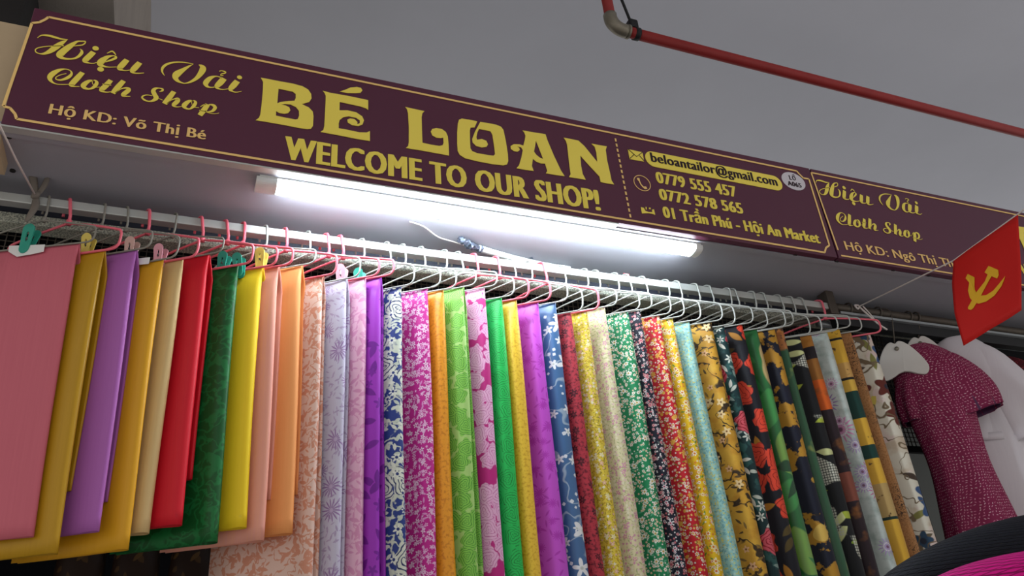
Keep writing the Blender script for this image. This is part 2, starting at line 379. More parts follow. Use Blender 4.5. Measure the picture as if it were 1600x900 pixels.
# border with notched corners
bl = [(50,36.7),(61.7,35.4),(71,31),(76,27.3),(1244.3,267.5),(1248.2,272),(1254.8,278.5),(1263.5,280),(1295.5,383.5),(1290.2,387.5),(1288.1,394.8),(26.2,186.4),(23.6,178.5),(15.7,169.3),(5.2,166.4),(50,36.7)]
B_ = pxline(bl); B_[13] = B_[13]
def border(pts, wd): return [(x, z, wd) for x, z in pts]
for i in (0, 3, 4, 7, 8, 10, 11, 14): pass
bs = []
for i in range(len(B_) - 1): bs.append(border([B_[i], B_[i+1]], .0056))
on(strokes('border_line', bs, M['line'], None, .0012))
hieu = script_geo(HIEU, HIEU_DOTS); cloth_s = script_geo(CLOTH)
on(strokes('script_lettering', hieu, M['yellow'], None, .0014)); on(strokes('script_lettering', cloth_s, M['yellow'], None, .0014))
for k_, (z, cs) in BIG.items(): on(flat2d('letter', [poly(z, c) for c in cs], M['yellow'], None, .0015))
on(text_on('lettering', 'Hộ KD: Võ Thị Bé', (75.3,176.4), (321,220), (78.7,161.4), M['line'], None, fat=.035))
on(text_on('lettering', 'WELCOME TO OUR SHOP!', (443,248.3), (938.8,329.3), (434.3,211.5), M['yellow'], None, bold=.006, fat=.065))
# dashed divider
a, b = sp(961, 216), sp(985.5, 343)
for i in range(15):
    p = a.lerp(b, (i + .1)/15); q = a.lerp(b, (i + .68)/15); on(strokes('divider_dash', [[(p.x, p.z, .0052), (q.x, q.z, .0052)]], M['line'], None, .0012))
# contact block
pa, pb = sp(1013, 236.2), sp(1022, 261); pr = sp(1221, 287); pl = sp(1007.2, 243.5)
h_ = (pa.z - pb.z)/2; zc = (pa.z + pb.z)/2; xa = pl.x + h_; xb = pr.x - h_
pill = [(xa + h_*math.cos(t), zc + h_*math.sin(t)) for t in [math.pi/2 + math.pi*i/12 for i in range(13)]] + [(xb + h_*math.cos(t), zc + h_*math.sin(t)) for t in [-math.pi/2 + math.pi*i/12 for i in range(13)]]
on(flat2d('address_pill', [pill], M['yellow'], None, .0012))
on(text_on('lettering', 'beloantailor@gmail.com', (1017.5,254.8), (1214.6,289.6), (1014,240.5), M['printdark'], None, off=.0026, fat=.04))
on(text_on('lettering', '0779 555 457', (1026,285.5), (1152,308.9), (1021,268), M['yellow'], None, bold=.004, fat=.055))
on(text_on('lettering', '0772 578 565', (1031,312), (1161.8,334.8), (1027.5,294.8), M['yellow'], None, bold=.004, fat=.055))
on(text_on('lettering', '01 Trần Phú - Hội An Market', (1037.2,341), (1281.8,380), (1033.7,323.7), M['yellow'], None, bold=.004, fat=.055))
el, er, et, eb = sp(1220.1,276.5), sp(1258.4,290.3), sp(1235.7,270), sp(1244.6,297.6)
ec = ((el.x+er.x)/2, (et.z+eb.z)/2); rx_, rz_ = (er.x-el.x)/2, (et.z-eb.z)/2
on(flat2d('lot_badge', [circ(ec, rx_, 32, rz_)], M['printwhite'], None, .0012))
on(text_on('lettering', 'L', (1233.3,281.3), (1237.1,281.8), (1232,274.6), M['printdark'], None, off=.0026, fat=.04))
on(text_on('lettering', 'O', (1238.0,282.0), (1243.4,282.8), (1236.8,275.4), M['printdark'], None, off=.0026, fat=.04))
on(strokes('diacritic', [[(x, z, .0018) for x, z in pxline([(1236.9,274.6),(1238.6,273.2),(1240.6,275.3)])]], M['printdark'], None, .0026))
on(text_on('lettering', 'A065', (1230.9,290.2), (1252.2,293.9), (1231.5,283.8), M['printdark'], None, off=.0026, fat=.04))
env = pxline([(980.5,233.5),(1003.5,238.5),(1006,253),(983.5,249)]); on(flat2d('envelope_icon', [env], M['yellow'], None, .0012))
on(strokes('envelope_fold', [[(x, z, .0018) for x, z in pxline(q)] for q in ([(980.5,233.5),(994,245.5),(1003.5,238.5)], [(983.5,248.5),(990,242.5)], [(1006,252.5),(998.5,244)])], M['printdark'], None, .0026))
pc = sp(1003, 286.5); prr = (sp(1016, 290.5).x - sp(990, 283).x)/2
ring = [(pc.x + prr*math.cos(2*math.pi*i/28), pc.z + prr*math.sin(2*math.pi*i/28), .0022) for i in range(29)]
hs = [(lambda p: (p.x, p.z, wd/577))(sp(970+x/10, 215+y/10)) for x, y, wd in ((265,635,4.5),(275,665,4.5),(285,680,2.2),(310,735,2.2),(345,775,2.6),(370,790,5),(400,785,4.5))]
on(strokes('telephone_icon', [ring, hs], M['line'], None, .0012))
Z2 = (980, 290, 7.26)
on(flat2d('hand_icon', [poly(Z2, [(152,248),(185,256),(200,288),(240,304),(282,304),(278,276),(300,272),(315,335),(275,322),(240,316),(165,318)]), poly(Z2, [(205,245),(217,247),(219,275),(207,272)]), poly(Z2, [(243,252),(262,255),(264,272),(245,270)])], M['yellow'], None, .0012))

# second sign
XL2, XR2 = XR + .002, XR + 2.15
sign2 = tag(empty('shop_sign', (XL2, YS, ZB)), 'second maroon shop sign at right, partly hidden behind the red flag', 'sign')
def on2(o): return child(o, sign2)
on2(box('panel', XL2, XR2, YS, YS + .02, ZB - .002, ZT, M['vinyl'], None, .0015))
q0, q1, q2 = sp(1267, 270), sp(1309, 391), sp(1314, 399.5)
zt2, zb2 = q0.z, q2.z
on2(strokes('border_line', [border([(q0.x, zt2), (XR2 - .03, zt2)], .005), border([(q0.x, zt2), (q1.x, q1.z)], .005), border([(q2.x, zb2), (XR2 - .03, zb2)], .005), border([(XR2 - .03, zb2), (XR2 - .03, zt2)], .005)], M['line'], None, .0012))
def bounds(l): xs = [p[0] for s in l for p in s]; zs = [p[1] for s in l for p in s]; return min(xs), max(xs), min(zs), max(zs)
def place2(l, lpx, rpx, tpx):
    x0, x1, z0, z1 = bounds(l); A, Bp, T = sp(*lpx), sp(*rpx), sp(*tpx); kk = (Bp.x - A.x)/(x1 - x0)
    kk = min(kk, 1.0); return shift(l, (x0, z1), (A.x, T.z), kk), kk
h2, k2 = place2(hieu, (1273.5, 283), (1490, 345), (1281, 281)); on2(strokes('script_lettering', h2, M['yellow'], None, .0014))
c2, _ = place2(cloth_s, (1307, 340), (1486, 380), (1315, 333)); on2(strokes('script_lettering', c2, M['yellow'], None, .0014))
on2(text_on('lettering', 'Hộ KD: Ngô Thị Th', (1321.7,390.6), (1491,418.5), (1319.9,377.5), M['line'], None, fat=.022))
x0_, x1_, z0_, z1_ = bounds(hieu); bx0, bx1, bz0, bz1 = bounds(h2)
dxB = sp(1593.5, 375).x - poly(ZA, BIG['B'][1][0])[23][0]
zB = sp(1592, 354).z - max(p[1] for p in poly(ZA, BIG['B'][1][0]))
on2(flat2d('letter', [[(x + dxB, z + zB) for x, z in poly(ZA, c)] for c in BIG['B'][1]], M['yellow'], None, .0015))
on2(text_on('lettering', 'W', (1600,437), (1625,441), (1594,412), M['yellow'], None, fat=.065))
#==PART2==
# ------------------------------------------------------------------ LED batten lamp
lx0, lx1 = .088, 1.283
lamp = tag(empty('batten_lamp', ((lx0+lx1)/2, 1.58, ZB)), 'lit white LED batten lamp fixed under the maroon sign', 'lamp')
def onl(o): return child(o, lamp)
onl(box('housing', lx0 + .006, lx1 - .006, 1.552, 1.608, ZB - .008, ZB, M['ledwhite'], None, .002))
prof = [(1.556 + .048*(.5 - .5*math.cos(math.pi*i/12)), ZB - .0065 - .0175*math.sin(math.pi*i/12)**.55) for i in range(13)]
def extr(name, prof, x0, x1, mat):
    n = len(prof); v = [(x0, y, z) for y, z in prof] + [(x1, y, z) for y, z in prof]
    f = [(i, i+1, n+i+1, n+i) for i in range(n-1)] + [(n-1, 0, n, 2*n-1), tuple(reversed(range(n))), tuple(range(n, 2*n))]
    return fix_normals(mesh(name, v, f, mat, None))
onl(extr('diffuser', prof, lx0 + .045, lx1 - .022, M['led']))
prof2 = [(1.580 + (y - 1.580)*1.08, ZB + (z - ZB)*1.06) for y, z in prof]
onl(extr('end_cap', prof2, lx0, lx0 + .046, M['ledwhite'])); onl(extr('end_cap', prof2, lx1 - .022, lx1, M['ledwhite']))

# ------------------------------------------------------------------ pipes on the ceiling
YP = 1.8; pA = at_y(990, 57, YP); pB = at_y(1600, 205, YP); zp = (pA.z + pB.z)/2; rp = .021
pipe = tag(empty('water_pipe', (pA.x, YP, zp)), 'red painted pipe with grey elbow hanging below the ceiling', 'pipe')
def onp(o): return child(o, pipe)
ex = at_y(958, 43, YP).x
onp(tube('pipe_run', [(ex + .05, YP, zp), (ex + 1.5, YP, zp), (6.5, YP, zp)], rp, M['redpipe'], sides=16))
onp(tube('riser', [(ex - .004, YP, zp + .055), (ex - .004, YP, zceil)], rp*.98, M['redpipe'], sides=16))
arc = [(ex - .004 + .05*(1 - math.cos(t)), YP, zp + .05 - .05*math.sin(t)) for t in [math.pi/2*i/8 for i in range(9)]]
onp(tube('elbow', [(arc[0][0], YP, zp + .065)] + arc + [(arc[-1][0] + .012, YP, zp)], rp*1.22, M['galv'], sides=16))
onp(tube('collar', [(ex + .058, YP, zp), (ex + .066, YP, zp)], rp*1.3, M['galv'], sides=16))
onp(tube('clamp', [(ex + .088, YP, zp), (ex + .108, YP, zp)], rp*1.18, M['blackrubber'], sides=16))
onp(box('clamp_block', ex + .068, ex + .105, YP - .018, YP + .018, zp + .018, zp + .06, M['blackrubber'], None, .006))
onp(tube('hanger_rod', [(ex + .085, YP, zp + .05), (ex + .05, YP, zp + .25), (ex - .02, YP + .03, zceil)], .0055, M['blackrubber']))

# ------------------------------------------------------------------ rods and rails
rx1 = at_y(1292, 482, YR).x
rod = tag(box('hanging_rod', -.62, rx1, YR - .0125, YR + .0125, ZR - .011, ZR + .011, M['rod'], None, .002), 'pale square metal rod carrying the row of fabrics', 'rod')
t0 = at_y(1300, 480, YR); 
rod2 = tag(empty('rail', (rx1 + .02, YR, t0.z)), 'dark steel rail with a black channel behind the flag', 'rail')
zr2 = t0.z
child(tube('tube', [(rx1 + .0, YR, zr2), (4.4, YR, zr2)], .014, M['tubed'], sides=10), rod2)
child(box('channel', rx1 + .03, 4.4, YR + .0, YR + .03, zr2 - .06, zr2 - .016, M['black'], None), rod2)
child(box('bright_lip', rx1 + .04, 4.4, YR - .012, YR, zr2 - .026, zr2 - .018, M['silver'], None), rod2)
for xp in (1325, 1371, 1419, 1431):
    p = at_y(xp, 481 + (xp - 1300)*.145, YR); child(tube('wire_ring', [(p.x, YR + .0195*math.cos(t), zr2 + .0195*math.sin(t)) for t in [2*math.pi*i/14 for i in range(15)]], .003, M['tubed'], sides=5), rod2)
s0 = at_y(1278, 506, 1.78); s1 = at_y(1600, 548, 1.78)
rail3 = tag(tube('rail', [(s0.x, 1.78, s0.z), (4.4, 1.78, s0.z)], .011, M['silver'], sides=8), 'thin silver rail below the dark rail at right', 'rail')
# flat steel brackets holding the rods to the board
brk = tag(empty('rod_bracket', (rx1, YR, ZB)), 'rusty steel bracket joining rod and rail', 'bracket')
child(box('plate', rx1 - .005, rx1 + .025, YR - .02, YR + .02, min(ZR, zr2) - .03, ZB, M['tubed'], None, .002), brk)
child(tube('strut', [(rx1 - .02, YR + .02, ZR - .03), (rx1 - .26, 2.0, ZR - .02)], .008, M['tubed']), brk)
for xx in (-.5,):
    b2 = tag(box('rod_bracket', xx - .01, xx + .01, YR - .008, YR + .008, ZR + .011, ZB, M['rod'], None), 'short bracket above the rod at the %s' % ('left end' if xx < 0 else 'middle'), 'bracket')

# ------------------------------------------------------------------ fabrics: pattern materials
def weave(k, uv, s=1400): k.bump(k.noise(uv, s, 1), .08, .0006)
def plain(name, c, c2=None, rough=.55, spec=.3, sheen=.0, dye=.93):
    k = N(name, rough, spec, sheen=sheen); u = k.uv()
    a = lin(c); b = lin(c2) if c2 else tuple(x*.9 for x in a[:3]) + (1,)
    st = k.vmath('MULTIPLY', u, (220, 6, 0)); k.color(k.dye(k.mix(k.noise(st, 1, 2), a, b), dye)); weave(k, u); return k.m
def warp(k, v, scale, amt):
    n = k.noise(v, scale, 2, color=True); d = k.vmath('SUBTRACT', n, (.5, .5, .5)); d = k.vmath('MULTIPLY', d, (amt, amt, 0)); return k.vmath('ADD', v, d)
def cell(k, uv, sx, sy, seed, rand=.75):
    p = k.vmath('ADD', k.vmath('MULTIPLY', uv, (sx, sy, 0)), (seed*3.7, seed*1.9, 0))
    v = k.node('ShaderNodeTexVoronoi', voronoi_dimensions='2D', feature='F1'); k.put(v.inputs['Vector'], p)
    v.inputs['Scale'].default_value = 1; v.inputs['Randomness'].default_value = rand
    d = k.vmath('SUBTRACT', p, v.outputs['Position']); rnd = k.sep(v.outputs['Color'])
    r = k.node('ShaderNodeVectorRotate', rotation_type='Z_AXIS'); k.put(r.inputs['Vector'], d); k.put(r.inputs['Angle'], k.math('MULTIPLY', rnd[1], 6.283))
    return r.outputs[0], rnd, v
def gated(k, m, rnd, gate): return m if gate <= 0 else k.math('MULTIPLY', m, k.math('GREATER_THAN', rnd[2], gate))
def flower(k, under, uv, sc, pal, n=5, R=.34, amp=.25, center=None, cr=.3, gate=0, seed=0, rand=.75, sx=1, soft=.02, ringc=None):
    d, rnd, v = cell(k, uv, sc*sx, sc, seed, rand); x, y, _ = k.sep(d)
    l = k.vmath('LENGTH', d); an = k.math('ARCTAN2', y, x)
    rad = k.math('MULTIPLY_ADD', k.math('COSINE', k.math('MULTIPLY', an, float(n))), amp*R, R*(1-amp))
    if gate >= 0: rad = k.math('MULTIPLY', rad, k.math('MULTIPLY_ADD', rnd[0], .45, .65))
    m = gated(k, k.step(k.math('SUBTRACT', l, rad), 0, soft), rnd, gate)
    col = k.ramp(rnd[0], pal) if len(pal) > 1 else lin(pal[0])
    if ringc:
        col = k.mix(k.step(k.math('ABSOLUTE', k.math('SUBTRACT', k.math('DIVIDE', l, R), .42)), .06, .03), col, lin(ringc))
    if center: col = k.mix(k.step(l, R*cr, soft), col, lin(center))
    return k.mix(m, under, col)
def leaf(k, under, uv, sc, pal, a=.42, b=.14, gate=0, seed=0, rand=.9, sx=1, soft=.02):
    d, rnd, v = cell(k, uv, sc*sx, sc, seed, rand); x, y, _ = k.sep(d)
    q = k.math('DIVIDE', x, a); wd = k.math('MULTIPLY', k.math('SUBTRACT', 1.0, k.math('MULTIPLY', q, q)), b)
    m = gated(k, k.step(k.math('SUBTRACT', k.math('ABSOLUTE', y), wd), 0, soft), rnd, gate)
    return k.mix(m, under, k.ramp(rnd[0], pal) if len(pal) > 1 else lin(pal[0]))
def rosecol(k, under, uv, sc, petal, lines, R=.5, seed=0, freq=26, gate=0, rand=.55, lw=.35):
    d, rnd, v = cell(k, uv, sc, sc, seed, rand); d = warp(k, d, 3.0, .22); x, y, _ = k.sep(d)
    l = k.vmath('LENGTH', d); an = k.math('ARCTAN2', y, x)
    ph = k.math('ADD', k.math('MULTIPLY', l, float(freq)), k.math('MULTIPLY_ADD', k.math('SINE', k.math('MULTIPLY', an, 3.0)), 1.5, an))
    ln = k.step(k.math('ABSOLUTE', k.math('SINE', ph)), lw, .12)
    rad = k.math('MULTIPLY_ADD', k.math('COSINE', k.math('MULTIPLY', an, 6.0)), .06*R/.5, R*.9)
    m = gated(k, k.step(k.math('SUBTRACT', l, rad), 0, .02), rnd, gate)
    return k.mix(m, under, k.mix(ln, petal if not isinstance(petal, str) else lin(petal), lin(lines)))
def vine(k, under, uv, sc, c, width=.06, seed=0):
    v = warp(k, k.vmath('ADD', k.vmath('MULTIPLY', uv, (sc, sc, 0)), (seed, seed*2, 0)), 1.4, 1.4)
    f = k.noise(v, 1, 1); return k.mix(k.step(k.math('ABSOLUTE', k.math('SUBTRACT', f, .5)), width*.35, width*.15), under, lin(c))
def blot(k, under, uv, sc, pal, thr=.55, seed=0, soft=.02, detail=3):
    v = k.vmath('ADD', k.vmath('MULTIPLY', uv, (sc, sc, 0)), (seed*2.3, seed*5.1, 0)); f = k.noise(v, 1, detail, .55)
    g = k.noise(v, .5, 1); return k.mix(k.step(k.math('SUBTRACT', thr, f), 0, soft), under, k.ramp(g, pal, const=True) if len(pal) > 1 else lin(pal[0]))
def fab(name, bg, build, rough=.6, spec=.25, sheen=.0):
    k = N(name, rough, spec, sheen=sheen); u = k.uv(); c = build(k, lin(bg), u); k.color(k.dye(c, .80)); weave(k, u); return k.m
def tonal(name, c, c2, sc=26, kind='leaf', rough=.45, sheen=.0):
    def b(k, bg, u):
        if kind == 'leaf':
            bg = leaf(k, bg, u, sc, [c2], .45, .15, seed=1); bg = leaf(k, bg, u, sc*1.7, [c2], .42, .13, gate=.3, seed=4); return vine(k, bg, u, sc*.8, c2, .07, 3)
        if kind == 'flower':
            bg = flower(k, bg, u, sc, [c2], 12, .36, .3, gate=.35, seed=2); return leaf(k, bg, u, sc*1.9, [c2], .44, .12, gate=.25, seed=6)
        if kind == 'rose':
            return rosecol(k, bg, u, sc, bg, c2, .6, seed=1, freq=22, lw=.4, rand=.45)
        if kind == 'speck':
            return blot(k, bg, u, sc*5, [c2], .56, soft=.06)
        return vine(k, vine(k, bg, u, sc*.7, c2, .09, 1), u, sc, c2, .07, 5)
    return fab(name, c, b, rough, .35, sheen)
def bands(k, u, stops, wob=0.0, period=None):
    y = k.sep(u)[1]
    if wob: y = k.math('ADD', y, k.math('MULTIPLY', k.noise(u, 14, 2), wob))
    if period: y = k.math('FRACT', k.math('DIVIDE', y, period))
    return k.ramp(y, [c for p, c in stops], True, [p for p, c in stops])
PAT = {}
PAT['rose'] = plain('dusty_rose_cloth', '#d8707f', '#cf6676')
PAT['mustard'] = plain('mustard_cloth', '#c99a1e', '#bd8f18', .4)
PAT['orchid'] = plain('orchid_cloth', '#b86cbc', '#b064b4')
PAT['golden'] = plain('golden_cloth', '#e8ab22', '#dfa21e', .45)
PAT['beige'] = plain('beige_cloth', '#e3c48a', '#d9b97e')
PAT['red'] = plain('red_cloth', '#e0182c', '#d41428', .5)
PAT['green'] = tonal('dark_green_damask', '#0b5c26', '#15793a', 24, 'vine')
PAT['yellow'] = plain('bright_yellow_cloth', '#ffdc28', '#f6d020')
PAT['salmon'] = plain('salmon_cloth', '#f0a884', '#eaa098')
PAT['peach'] = plain('peach_cloth', '#ffab66', '#f8a25c')
PAT['peachfl'] = tonal('pale_peach_leaf_brocade', '#f4cdbc', '#e39a7c', 40)
def b(k, bg, u):
    bg = leaf(k, bg, u, 55, ['#b9a6c6'], .42, .12, gate=.2, seed=3); bg = leaf(k, bg, u, 75, ['#c0aecd'], .42, .12, gate=.3, seed=8); return flower(k, bg, u, 17, ['#a583b4'], 14, .40, .42, '#cbb6d6', .2, gate=.35, seed=1)
PAT['lavender'] = fab('lavender_flower_brocade', '#d6cfe2', b, .45)
PAT['lightpink'] = tonal('light_pink_vine_brocade', '#f2b9d2', '#e397bd', 34)
def b(k, bg, u): bg = leaf(k, bg, u, 22, ['#7c1f9b'], .44, .17, gate=.3, seed=2); return flower(k, bg, u, 20, ['#8626a6'], 5, .3, .3, gate=.55, seed=5)
PAT['purple'] = fab('purple_leaf_brocade', '#aa39c6', b, .45)
def b(k, bg, u):
    w_ = warp(k, u, 20, .012); bg = vine(k, bg, u, 34, '#d8dcc8', .14, 2); bg = leaf(k, bg, u, 52, ['#e4e6d4', '#cfd6c4'], .44, .2, gate=.15, seed=3)
    bg = rosecol(k, bg, w_, 12, '#e2e4d2', '#2a3668', .42, 4, 26, .35, lw=.45); return flower(k, bg, u, 30, ['#eceede'], 6, .34, .3, '#2a3a78', .3, gate=.45, seed=7)
PAT['paisley'] = fab('navy_paisley_brocade', '#2c3f86', b, .5)
def b(k, bg, u): bg = leaf(k, bg, u, 60, ['#e79ad2', '#f0b8e0'], .42, .13, gate=.2, seed=5); bg = flower(k, bg, u, 62, ['#f6cbe8', '#f2b4dd', '#fadcf0'], 5, .42, .32, '#d04aa8', .22, gate=.0, seed=1); return flower(k, bg, u, 80, ['#f4c4e6'], 5, .4, .32, gate=.45, seed=9)
PAT['magentafl'] = fab('magenta_tiny_flower_cloth', '#cf2a96', b, .5)
PAT['orange'] = tonal('orange_speckled_brocade', '#fca726', '#e08a18', 26, 'speck', .4)
def b(k, bg, u): return rosecol(k, bg, u, 25, '#8fd455', '#3f8a34', .62, 1, 24, rand=.5, lw=.38)
PAT['lime'] = fab('lime_rosette_brocade', '#b6e080', b, .5)
PAT['pinkrose'] = fab('magenta_cloth_with_pink_roses', '#cc2a86', lambda k, bg, u: rosecol(k, rosecol(k, bg, u, 24, '#f6b2dc', '#c44a96', .5, 7, 22, .3, rand=.6, lw=.22), u, 22, '#f8bce0', '#c44a96', .56, 2, 22, .12, rand=.45, lw=.22), .55)
PAT['greenrose'] = tonal('emerald_rose_brocade', '#1ccc5c', '#088a36', 24, 'rose')
PAT['gold2'] = tonal('yellow_gold_speckled_brocade', '#fccf3c', '#e2ae26', 30, 'speck', .4)
PAT['violet'] = tonal('violet_pink_brocade', '#cf52d6', '#b834bc', 26, 'flower', .4)
def b(k, bg, u): bg = vine(k, bg, u, 9, '#9fb4c8', .035, 4); bg = flower(k, bg, u, 30, ['#eef0f2'], 5, .42, .3, '#cfd4c8', .18, gate=.6, seed=2); bg = flower(k, bg, u, 15, ['#f4f5f5'], 5, .40, .34, '#c9cfc4', .14, gate=.52, seed=5); return flower(k, bg, u, 60, ['#e8ecf0'], 4, .3, .1, gate=.8, seed=8)
PAT['bluebl'] = fab('blue_satin_with_white_blossoms', '#3f6c9e', b, .35, .5)
def b(k, bg, u): bg = blot(k, bg, u, 130, ['#7a1f2e'], .55, 2, .06); return flower(k, bg, u, 34, ['#4a1520', '#581a26'], 6, .36, .25, '#8e2a3a', .25, gate=.45, seed=3)
PAT['darkred'] = fab('crimson_cloth_with_dark_rosettes', '#c23a48', b, .55)
def ditsy(bg, pal, sc=90, leaves=('#8f9a3a',), center=None, extra=None, g=.15):
    def b(k, c, u):
        c = leaf(k, c, u, sc*.9, list(leaves), .46, .13, gate=.1, seed=2); c = leaf(k, c, u, sc*1.3, list(leaves), .44, .12, gate=.3, seed=8)
        c = flower(k, c, u, sc, list(pal), 5, .42, .28, center, .25, gate=g, seed=4)
        if extra: c = flower(k, c, u, sc*.55, list(extra), 5, .42, .3, '#f0e2a0', .2, gate=.55, seed=6)
        return c
    return b
PAT['yellowditsy'] = fab('yellow_ditsy_cloth', '#e6cc46', ditsy('', ('#f6e48c', '#e8b9a0', '#caa52a', '#f0ead0'), 110, ('#9a8a30', '#b89c2e'), None, ('#eab4a8', '#f2e6b8')), .7)
PAT['creamditsy'] = fab('cream_and_pink_ditsy_cloth', '#e6dcb0', ditsy('', ('#e9c3c4', '#d795ae', '#efe6c8'), 100, ('#b3b884', '#c4c08e'), None, ('#d88cae', '#dda0b4')), .7)
def mille(bgc, pal, sc, cen, small, leaves):
    def b(k, c, u):
        c = leaf(k, c, u, sc*1.2, leaves, .4, .12, gate=.45, seed=7)
        c = flower(k, c, u, sc*2.1, small, 5, .34, .15, gate=.35, seed=3)
        c = flower(k, c, u, sc*1.35, pal, 6, .36, .18, cen, .34, gate=.25, seed=1)
        return flower(k, c, u, sc*.85, pal, 6, .36, .22, cen, .34, gate=.5, seed=5)
    return b
PAT['greenfl'] = fab('green_cloth_with_white_daisies', '#1f8a56', mille('', ['#f0f0e4', '#e6ece0', '#f6f4ea'], 58, '#c9a94a', ['#f4f2e6', '#e8c9a8'], ['#5cb087', '#86c4a2']), .65)
PAT['blackfl'] = fab('black_cloth_with_small_flowers', '#1b1c2c', mille('', ['#f0eeea', '#e4dfe4', '#dc9a9a'], 60, '#b8566a', ['#eceae6', '#c96a70'], ['#5a6a62', '#394a5a']), .65)
PAT['redfl'] = fab('red_cloth_with_white_and_gold_flowers', '#cf1f2e', mille('', ['#f6efe6', '#f4e6d8', '#e8b04a'], 56, '#e6a93c', ['#f4ece2', '#f0c46c'], ['#8a7a2e', '#b0562e']), .65)
PAT['yellowfl'] = fab('yellow_cloth_with_white_daisies', '#efc31f', mille('', ['#fbf4e0', '#f6e7b8'], 52, '#d97b2a', ['#f7eec6', '#e58f34'], ['#6f9a3a', '#8aa53c']), .65)
PAT['mint'] = fab('mint_ditsy_cloth', '#9fd3cc', ditsy('', ('#d9e08a', '#7fb7bf', '#bfe2d4'), 105, ('#6fa9ac', '#d6cf6a'), None, None), .7)
def b(k, bg, u):
    bg = blot(k, bg, u, 26, ['#c98f2a'], .55, 4, .1); bg = vine(k, bg, u, 16, '#3a2a18', .06, 3); bg = blot(k, bg, u, 34, ['#3a2c1a', '#4d3b22'], .64, 2, .01, 6); bg = leaf(k, bg, u, 40, ['#5a4526', '#8a6a34'], .4, .12, gate=.5, seed=3); return flower(k, bg, u, 26, ['#ecb88a', '#f0d29a'], 5, .34, .25, '#8a5a30', .2, gate=.66, seed=9)
PAT['branch'] = fab('mustard_cloth_with_dark_branches', '#dba93a', b, .55)
def b(k, bg, u):
    bg = blot(k, bg, u, 24, ['#244a4c', '#2d5c58'], .52, 3, .02); bg = leaf(k, bg, u, 30, ['#cfd6c8', '#8fa79e', '#e3e2d4'], .42, .14, gate=.35, seed=2)
    bg = flower(k, bg, u, 22, ['#dfe2d6', '#b9c6c0'], 6, .38, .35, '#8a9a90', .2, gate=.5, seed=7)
    return rosecol(k, bg, u, 13, '#e6616e', '#a81c30', .40, 5, 26, .35, lw=.45)
PAT['tealrose'] = fab('dark_teal_cloth_with_red_and_white_roses', '#123436', b, .5)
def b(k, bg, u): bg = leaf(k, bg, u, 17, ['#c98a2e', '#5a4a22'], .4, .15, gate=.5, seed=3); return rosecol(k, bg, u, 12, '#ea4a30', '#8e1712', .44, 2, 22, .3, lw=.25)
PAT['poppy'] = fab('black_cloth_with_scarlet_poppies', '#16161f', b, .5)
def b(k, bg, u):
    v = warp(k, u, 6, .08); d = leaf(k, bg, v, 8, ['#1c6b34', '#3f9a4a', '#7fae4c', '#c9ad72'], .6, .3, gate=.0, seed=3); return leaf(k, d, v, 13, ['#2f8a44', '#0e4a24'], .5, .16, gate=.35, seed=8)
PAT['bamboo'] = fab('green_satin_with_broad_leaves', '#1d6f33', b, .35, .5)
def b(k, bg, u): bg = blot(k, bg, u, 13, ['#d9a93e', '#c48f2e', '#e6bd5c'], .52, 5, .012, 5); return blot(k, bg, u, 40, ['#241d18'], .68, 3, .01, 4)
PAT['navygold'] = fab('navy_cloth_with_gold_petals', '#171a2c', b, .5)
PAT['copper'] = fab('green_satin_with_copper_top', '#1b5a34', lambda k, bg, u: k.mix(k.step(k.sep(u)[1], .075, .004), blot(k, bg, u, 9, ['#9aa84e'], .62, 2, .04), blot(k, lin('#b9702e'), u, 50, ['#4a2c18'], .56, 2, .03)), .35, .5)
def b(k, bg, u):
    bg = leaf(k, bg, u, 15, ['#b9c846', '#8fa83a', '#dfe3a0'], .5, .14, gate=.2, seed=4); y = k.noise(u, 9, 1)
    g = k.math('MAXIMUM', k.math('SINE', k.math('MULTIPLY', k.sep(u)[0], 900.0)), k.math('SINE', k.math('MULTIPLY', k.sep(u)[1], 900.0)))
    return k.mix(k.math('MULTIPLY', k.step(k.math('SUBTRACT', .56, y), 0, .01), k.step(g, .75, .1)), bg, lin('#d8d8c8'))
PAT['plant'] = fab('black_cloth_with_lime_leaves', '#14161a', b, .5)
PAT['blocks'] = fab('brown_and_black_block_print', '#a86a2a', lambda k, bg, u: blot(k, bands(k, u, [(0, '#b5772e'), (.045, '#20161c'), (.085, '#a0682c'), (.15, '#e0641e'), (.24, '#2a1a22'), (.42, '#8a4a3a'), (.5, '#2a1a22')], .012), u, 18, ['#8a5426'], .64, 2, .08), .45)
def b(k, bg, u): bg = blot(k, bg, u, 30, ['#a9b9b2'], .56, 2, .1); bg = flower(k, bg, u, 11.5, ['#c86a9c', '#9a7fb4', '#d48ab4'], 16, .47, .38, '#6a3a5a', .16, gate=.3, seed=3, ringc='#f0d8e6'); return flower(k, bg, u, 17, ['#c98ab8', '#b59ccc'], 14, .4, .4, '#7a4a6a', .16, gate=.6, seed=6, ringc='#f0e2ee')
PAT['greyaster'] = fab('pale_grey_satin_with_pink_asters', '#cdd8d2', b, .35, .5)
def b(k, bg, u):
    bg = bands(k, u, [(0, '#e6b23a'), (.028, '#1c1a18'), (.036, '#ecb83e'), (.11, '#d9a85e'), (.16, '#1c1a18'), (.166, '#e8b94a'), (.20, '#114038'), (.285, '#ecb83e'), (.36, '#114038'), (.40, '#ecb83e'), (.47, '#c9a86a'), (.56, '#14342e'), (.57, '#e6b23a')])
    return blot(k, bg, u, 34, ['#6a4a28'], .66, 2, .02, 4)
PAT['banded'] = fab('yellow_cloth_with_dark_bands', '#e6b23a', b, .45)
